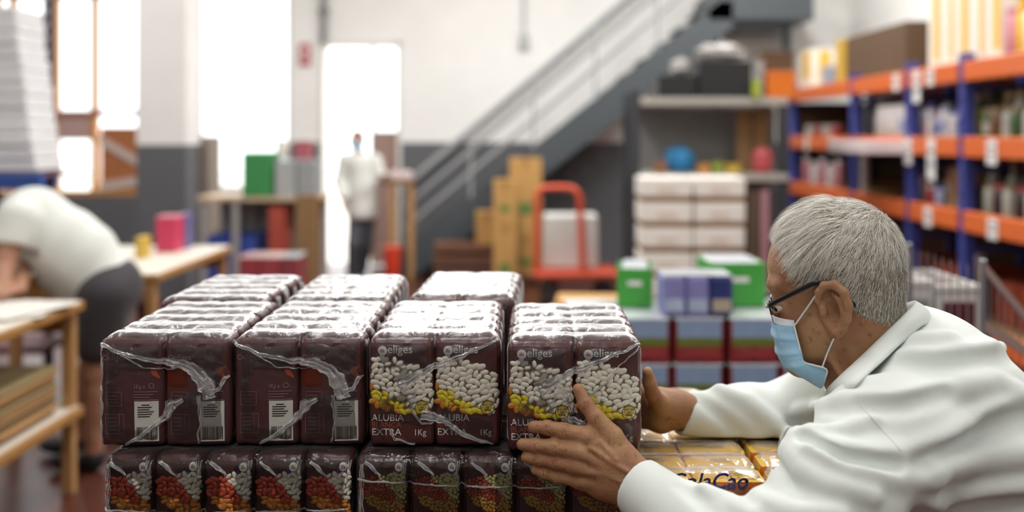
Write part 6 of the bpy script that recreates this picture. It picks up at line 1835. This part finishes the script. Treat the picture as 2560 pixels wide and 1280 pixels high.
# darker towards the nape, as the man's hair is
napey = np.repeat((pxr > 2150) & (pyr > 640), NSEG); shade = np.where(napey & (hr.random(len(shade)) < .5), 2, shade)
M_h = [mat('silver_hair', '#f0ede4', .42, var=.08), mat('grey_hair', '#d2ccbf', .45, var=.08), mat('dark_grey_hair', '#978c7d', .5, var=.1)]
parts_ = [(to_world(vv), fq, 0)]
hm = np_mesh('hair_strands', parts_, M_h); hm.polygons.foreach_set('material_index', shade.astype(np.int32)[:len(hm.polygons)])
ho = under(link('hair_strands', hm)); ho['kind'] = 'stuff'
# ------------------------------------------------------------------ two helpers in the background
M_skin2 = skin_mat('fair_skin', '#b58a70', '#a8735c', '#8f6248')
M_tee = cloth_mat('white_tee_cotton', '#d8dad4')
M_shorts = cloth_mat('charcoal_shorts', '#332f33')
M_smock = cloth_mat('pale_smock', '#dadbd6')
def hand_at(wr, d, nrm, size=1.0):
    """simple five-fingered hand: wrist, pointing direction, back-of-hand normal"""
    d = Vector(d).normalized(); nrm = Vector(nrm); nrm = (nrm-d*nrm.dot(d)).normalized(); s = d.cross(nrm)
    P_ = lambda a, b, c=0: Vector(wr)+(d*a+s*b+nrm*c)*size
    fing = []
    for k, (off, L_) in enumerate(((.03, .072), (.010, .080), (-.011, .075), (-.030, .060))):
        fing.append(([P_(.085+L_, off*1.25, -.028), P_(.085+L_*.68, off*1.2, -.012), P_(.085+L_*.36, off*1.1, 0), P_(.085, off, .004)], [.0075, .0085, .0095, .011]))
    fing.append(([P_(.085, .066, -.02), P_(.07, .058, -.015), P_(.05, .046, -.008), P_(.025, .025, 0)], [.009, .010, .012, .014]))
    palm = [([P_(.085, o, .003), P_(.0, o*.5, 0)], [.013, .020]) for o in (.03, .010, -.011, -.030)]
    return fing, palm
def nets(f, lo, hi, h, m=.03): 
    p, q = surface_nets(f, lo, hi, h, m); return p, q
def figure(name, label, base, skin, garments, box, h=.009):
    t = thing(name, label, 'person', base)
    inv = Matrix.Translation(Vector(base)).inverted()
    def put(nm, f, m, hh=None, bxx=None):
        p, q = nets(f, *(bxx or box), hh or h)
        o = link(nm, np_mesh(nm, [(p, q, 0)], [m]), t); o.matrix_parent_inverse = inv; return o
    put('body', skin, M_skin2)
    for nm, f, m in garments: put(nm, f, m)
    return t, put
# --- the helper bending over the table
Yb = 4.9
pel = W(268, 715, Yb); mid_ = W(185, 628, Yb); chs = W(85, 555, Yb)
nk = W(-20, 575, Yb); hd = W(-90, 640, Yb)
shN = W(48, 545, Yb-.17); elN = W(16, 650, Yb-.24); wrN = W(4, 722, Yb-.36)
shF = W(62, 560, Yb+.17); elF = W(62, 660, Yb+.05); wrF = W(50, 722, Yb-.34)
hpN, knN, anN = W(262, 740, Yb-.1), W(245, 930, Yb-.1), W(235, 1122, Yb-.1)
hpF, knF, anF = W(272, 740, Yb+.1), W(225, 930, Yb+.12), W(205, 1095, Yb+.14)
anN.z = anF.z = .085
hN = hand_at(wrN, (-.3, -.95, -.04), (0, 0, 1)); hF = hand_at(wrF, (-.3, -.95, -.04), (0, 0, 1))
def b_skin(P):
    d = chain(P, [pel, mid_, chs], [.13, .13, .13], .08)
    d = smin(d, d_rc(P, chs, nk, .08, .06), .04); d = smin(d, d_ell(P, hd, (.085, .078, .115)), .03)
    d = smin(d, d_rc(P, hd+Vector((-.07, 0, -.02)), hd+Vector((-.1, 0, -.03)), .02, .015), .02)
    for a in ((shN, elN, wrN), (shF, elF, wrF)): d = smin(d, chain(P, a, [.055, .045, .030], .02), .03)
    for f_, p_ in (hN, hF): d = smin(d, hand_chain(P, f_, p_), .012)
    for a in ((hpN, knN, anN), (hpF, knF, anF)): d = smin(d, chain(P, a, [.095, .062, .042], .02), .04)
    for k, a in ((knN, anN), (knF, anF)): d = smin(d, d_rc(P, k*.75+a*.25+Vector((.02, 0, 0)), k*.45+a*.55+Vector((.012, 0, 0)), .052, .042), .03)
    return d
def b_tee(P):
    d = chain(P, [pel, mid_, chs], [.165, .163, .176], .1)
    d = smin(d, d_rc(P, mid_+Vector((-.06, 0, -.12)), pel+Vector((-.12, 0, -.08)), .10, .07), .08)
    for a in ((shN, elN), (shF, elF)): d = smin(d, d_rc(P, a[0], a[0].lerp(a[1], .62), .088, .082), .05)
    ax = (pel-mid_).normalized()
    d = smax(d, ((P-A3(pel))@A3(ax))-.03, .02)
    for a in ((shN, elN), (shF, elF)):
        e = (a[1]-a[0]).normalized(); q = a[0].lerp(a[1], .66)
        near = np.linalg.norm(P-A3(q), axis=1) < .13
        d = np.where(near, smax(d, (P-A3(q))@A3(e), .006), d)
    # soft folds round the waist
    w = (P-A3(mid_))@A3(ax)
    return d+.006*np.sin(w*46+P[:, 2]*18).astype(f32)*np.clip(1-np.abs(w)/.25, 0, 1)
def b_sh(P):
    d = d_rc(P, pel+Vector((.015, 0, 0)), pel+Vector((-.02, 0, -.1)), .158, .15)
    for a in ((hpN, knN), (hpF, knF)): d = smin(d, d_rc(P, a[0], a[0].lerp(a[1], .62), .125, .112), .05)
    return d
def shoe_fn(an, d):
    return lambda P: smax(smin(d_ell(P, Vector(an)+Vector(d)*.10+Vector((0, 0, -.035)), (.125 if abs(d[0]) > .5 else .05, .05 if abs(d[0]) > .5 else .125, .045)), d_ell(P, Vector(an)+Vector((0, 0, -.025)), (.055, .048, .062)), .03), .004-P[:, 2], .006)
def hair_b(P): return smax(d_ell(P, hd+Vector((.012, 0, .02)), (.092, .085, .112)), -d_ell(P, hd+Vector((-.1, 0, -.07)), (.11, .1, .1)), .01)
t, put = figure('person', 'person in white t-shirt and charcoal shorts bending over the work table', (pel.x, Yb, 0), b_skin,
    [('t_shirt', b_tee, M_tee), ('shorts', b_sh, M_shorts), ('hair', hair_b, mat('brown_hair', '#4a382c', .6, bump=.5, bscale=120)),
     ('shoe', shoe_fn(anN, (-1, 0, 0)), M_black), ('shoe', shoe_fn(anF, (-1, 0, 0)), M_black)], ((-3.3, 4.25, -.02), (-1.75, 5.25, 1.75)), .0105)
# --- the helper walking in by the door
Yw = 11.2
hd = W(893, 352, Yw); nk = W(897, 385, Yw); pel = W(905, 520, Yw); ch = W(898, 425, Yw)
shR, elR, wrR = W(862, 400, Yw), W(848, 455, Yw-.05), W(860, 500, Yw-.2)
shL, elL, wrL = W(938, 402, Yw), W(955, 452, Yw-.04), W(965, 440, Yw-.28)
hpR, knR, anR = W(893, 535, Yw), W(884, 610, Yw-.12), W(880, 680, Yw-.05)
hpL, knL, anL = W(917, 535, Yw), W(915, 612, Yw+.05), W(905, 682, Yw+.16)
anR.z = .075; anL.z = .085
g1 = hand_at(wrR, (.0, -.5, -.8), (-1, 0, 0)); g2 = hand_at(wrL, (-.3, -.8, .1), (0, 0, 1))
def w_skin(P):
    d = d_ell(P, hd, (.075, .092, .115)); d = smin(d, d_rc(P, nk, ch, .058, .1), .04)
    d = smin(d, d_rc(P, ch, pel, .11, .12), .06)
    d = smin(d, d_rc(P, hd+Vector((0, -.09, .0)), hd+Vector((0, -.105, -.03)), .013, .016), .015)
    for s in (-1, 1): d = smin(d, d_ell(P, hd+Vector((s*.078, .0, -.01)), (.012, .02, .032)), .008)
    for a in ((shR, elR, wrR), (shL, elL, wrL)): d = smin(d, chain(P, a, [.05, .042, .030], .02), .03)
    for f_, p_ in (g1, g2): d = smin(d, hand_chain(P, f_, p_), .012)
    for a in ((hpR, knR, anR), (hpL, knL, anL)): d = smin(d, chain(P, a, [.08, .055, .042], .02), .03)
    return d
def w_coat(P):
    d = chain(P, [W(898, 412, Yw), W(903, 470, Yw), W(906, 530, Yw)], [.165, .165, .185], .06)
    d = smin(d, d_rc(P, shR, shL, .075, .075), .05)
    for a in ((shR, elR, wrR), (shL, elL, wrL)): d = smin(d, chain(P, [a[0], a[1], a[1].lerp(a[2], .8)], [.078, .066, .055], .02), .04)
    d = smax(d, W(0, 545, Yw).z-P[:, 2], .012)
    return smax(d, -d_rc(P, nk+Vector((0, -.02, .02)), nk+Vector((0, -.05, .1)), .06, .09), .01)
def w_trs(P):
    d = None
    for a in ((hpR, knR, anR), (hpL, knL, anL)):
        e = chain(P, a, [.105, .078, .065], .02); d = e if d is None else smin(d, e, .02)
    return smax(d, .06-P[:, 2], .01)
def w_mask(P): return smax(smax(d_ell(P, hd+Vector((0, -.018, -.045)), (.078, .098, .072)), P[:, 1]-f32(Yw-.02), .01), P[:, 2]-f32(hd.z-.012), .01)
def w_hair(P): return smax(d_ell(P, hd+Vector((0, .02, .022)), (.084, .095, .110)), -d_ell(P, hd+Vector((0, -.11, -.055)), (.1, .1, .105)), .01)
t, put = figure('person', 'person in pale smock and blue mask walking in by the open doorway', (pel.x, Yw, 0), w_skin,
    [('smock', w_coat, M_smock), ('trousers', w_trs, mat('dark_grey_trousers', '#4b4d54', .8)), ('face_mask', w_mask, M_mask), ('hair', w_hair, mat('dark_hair', '#4d3a34', .6, bump=.4, bscale=120)),
     ('shoe', shoe_fn(anR, (0, -1, 0)), M_black), ('shoe', shoe_fn(anL, (0, -1, 0)), M_black)], ((-2.4, 10.6, -.02), (-1.25, 11.6, 1.85)), .0115)
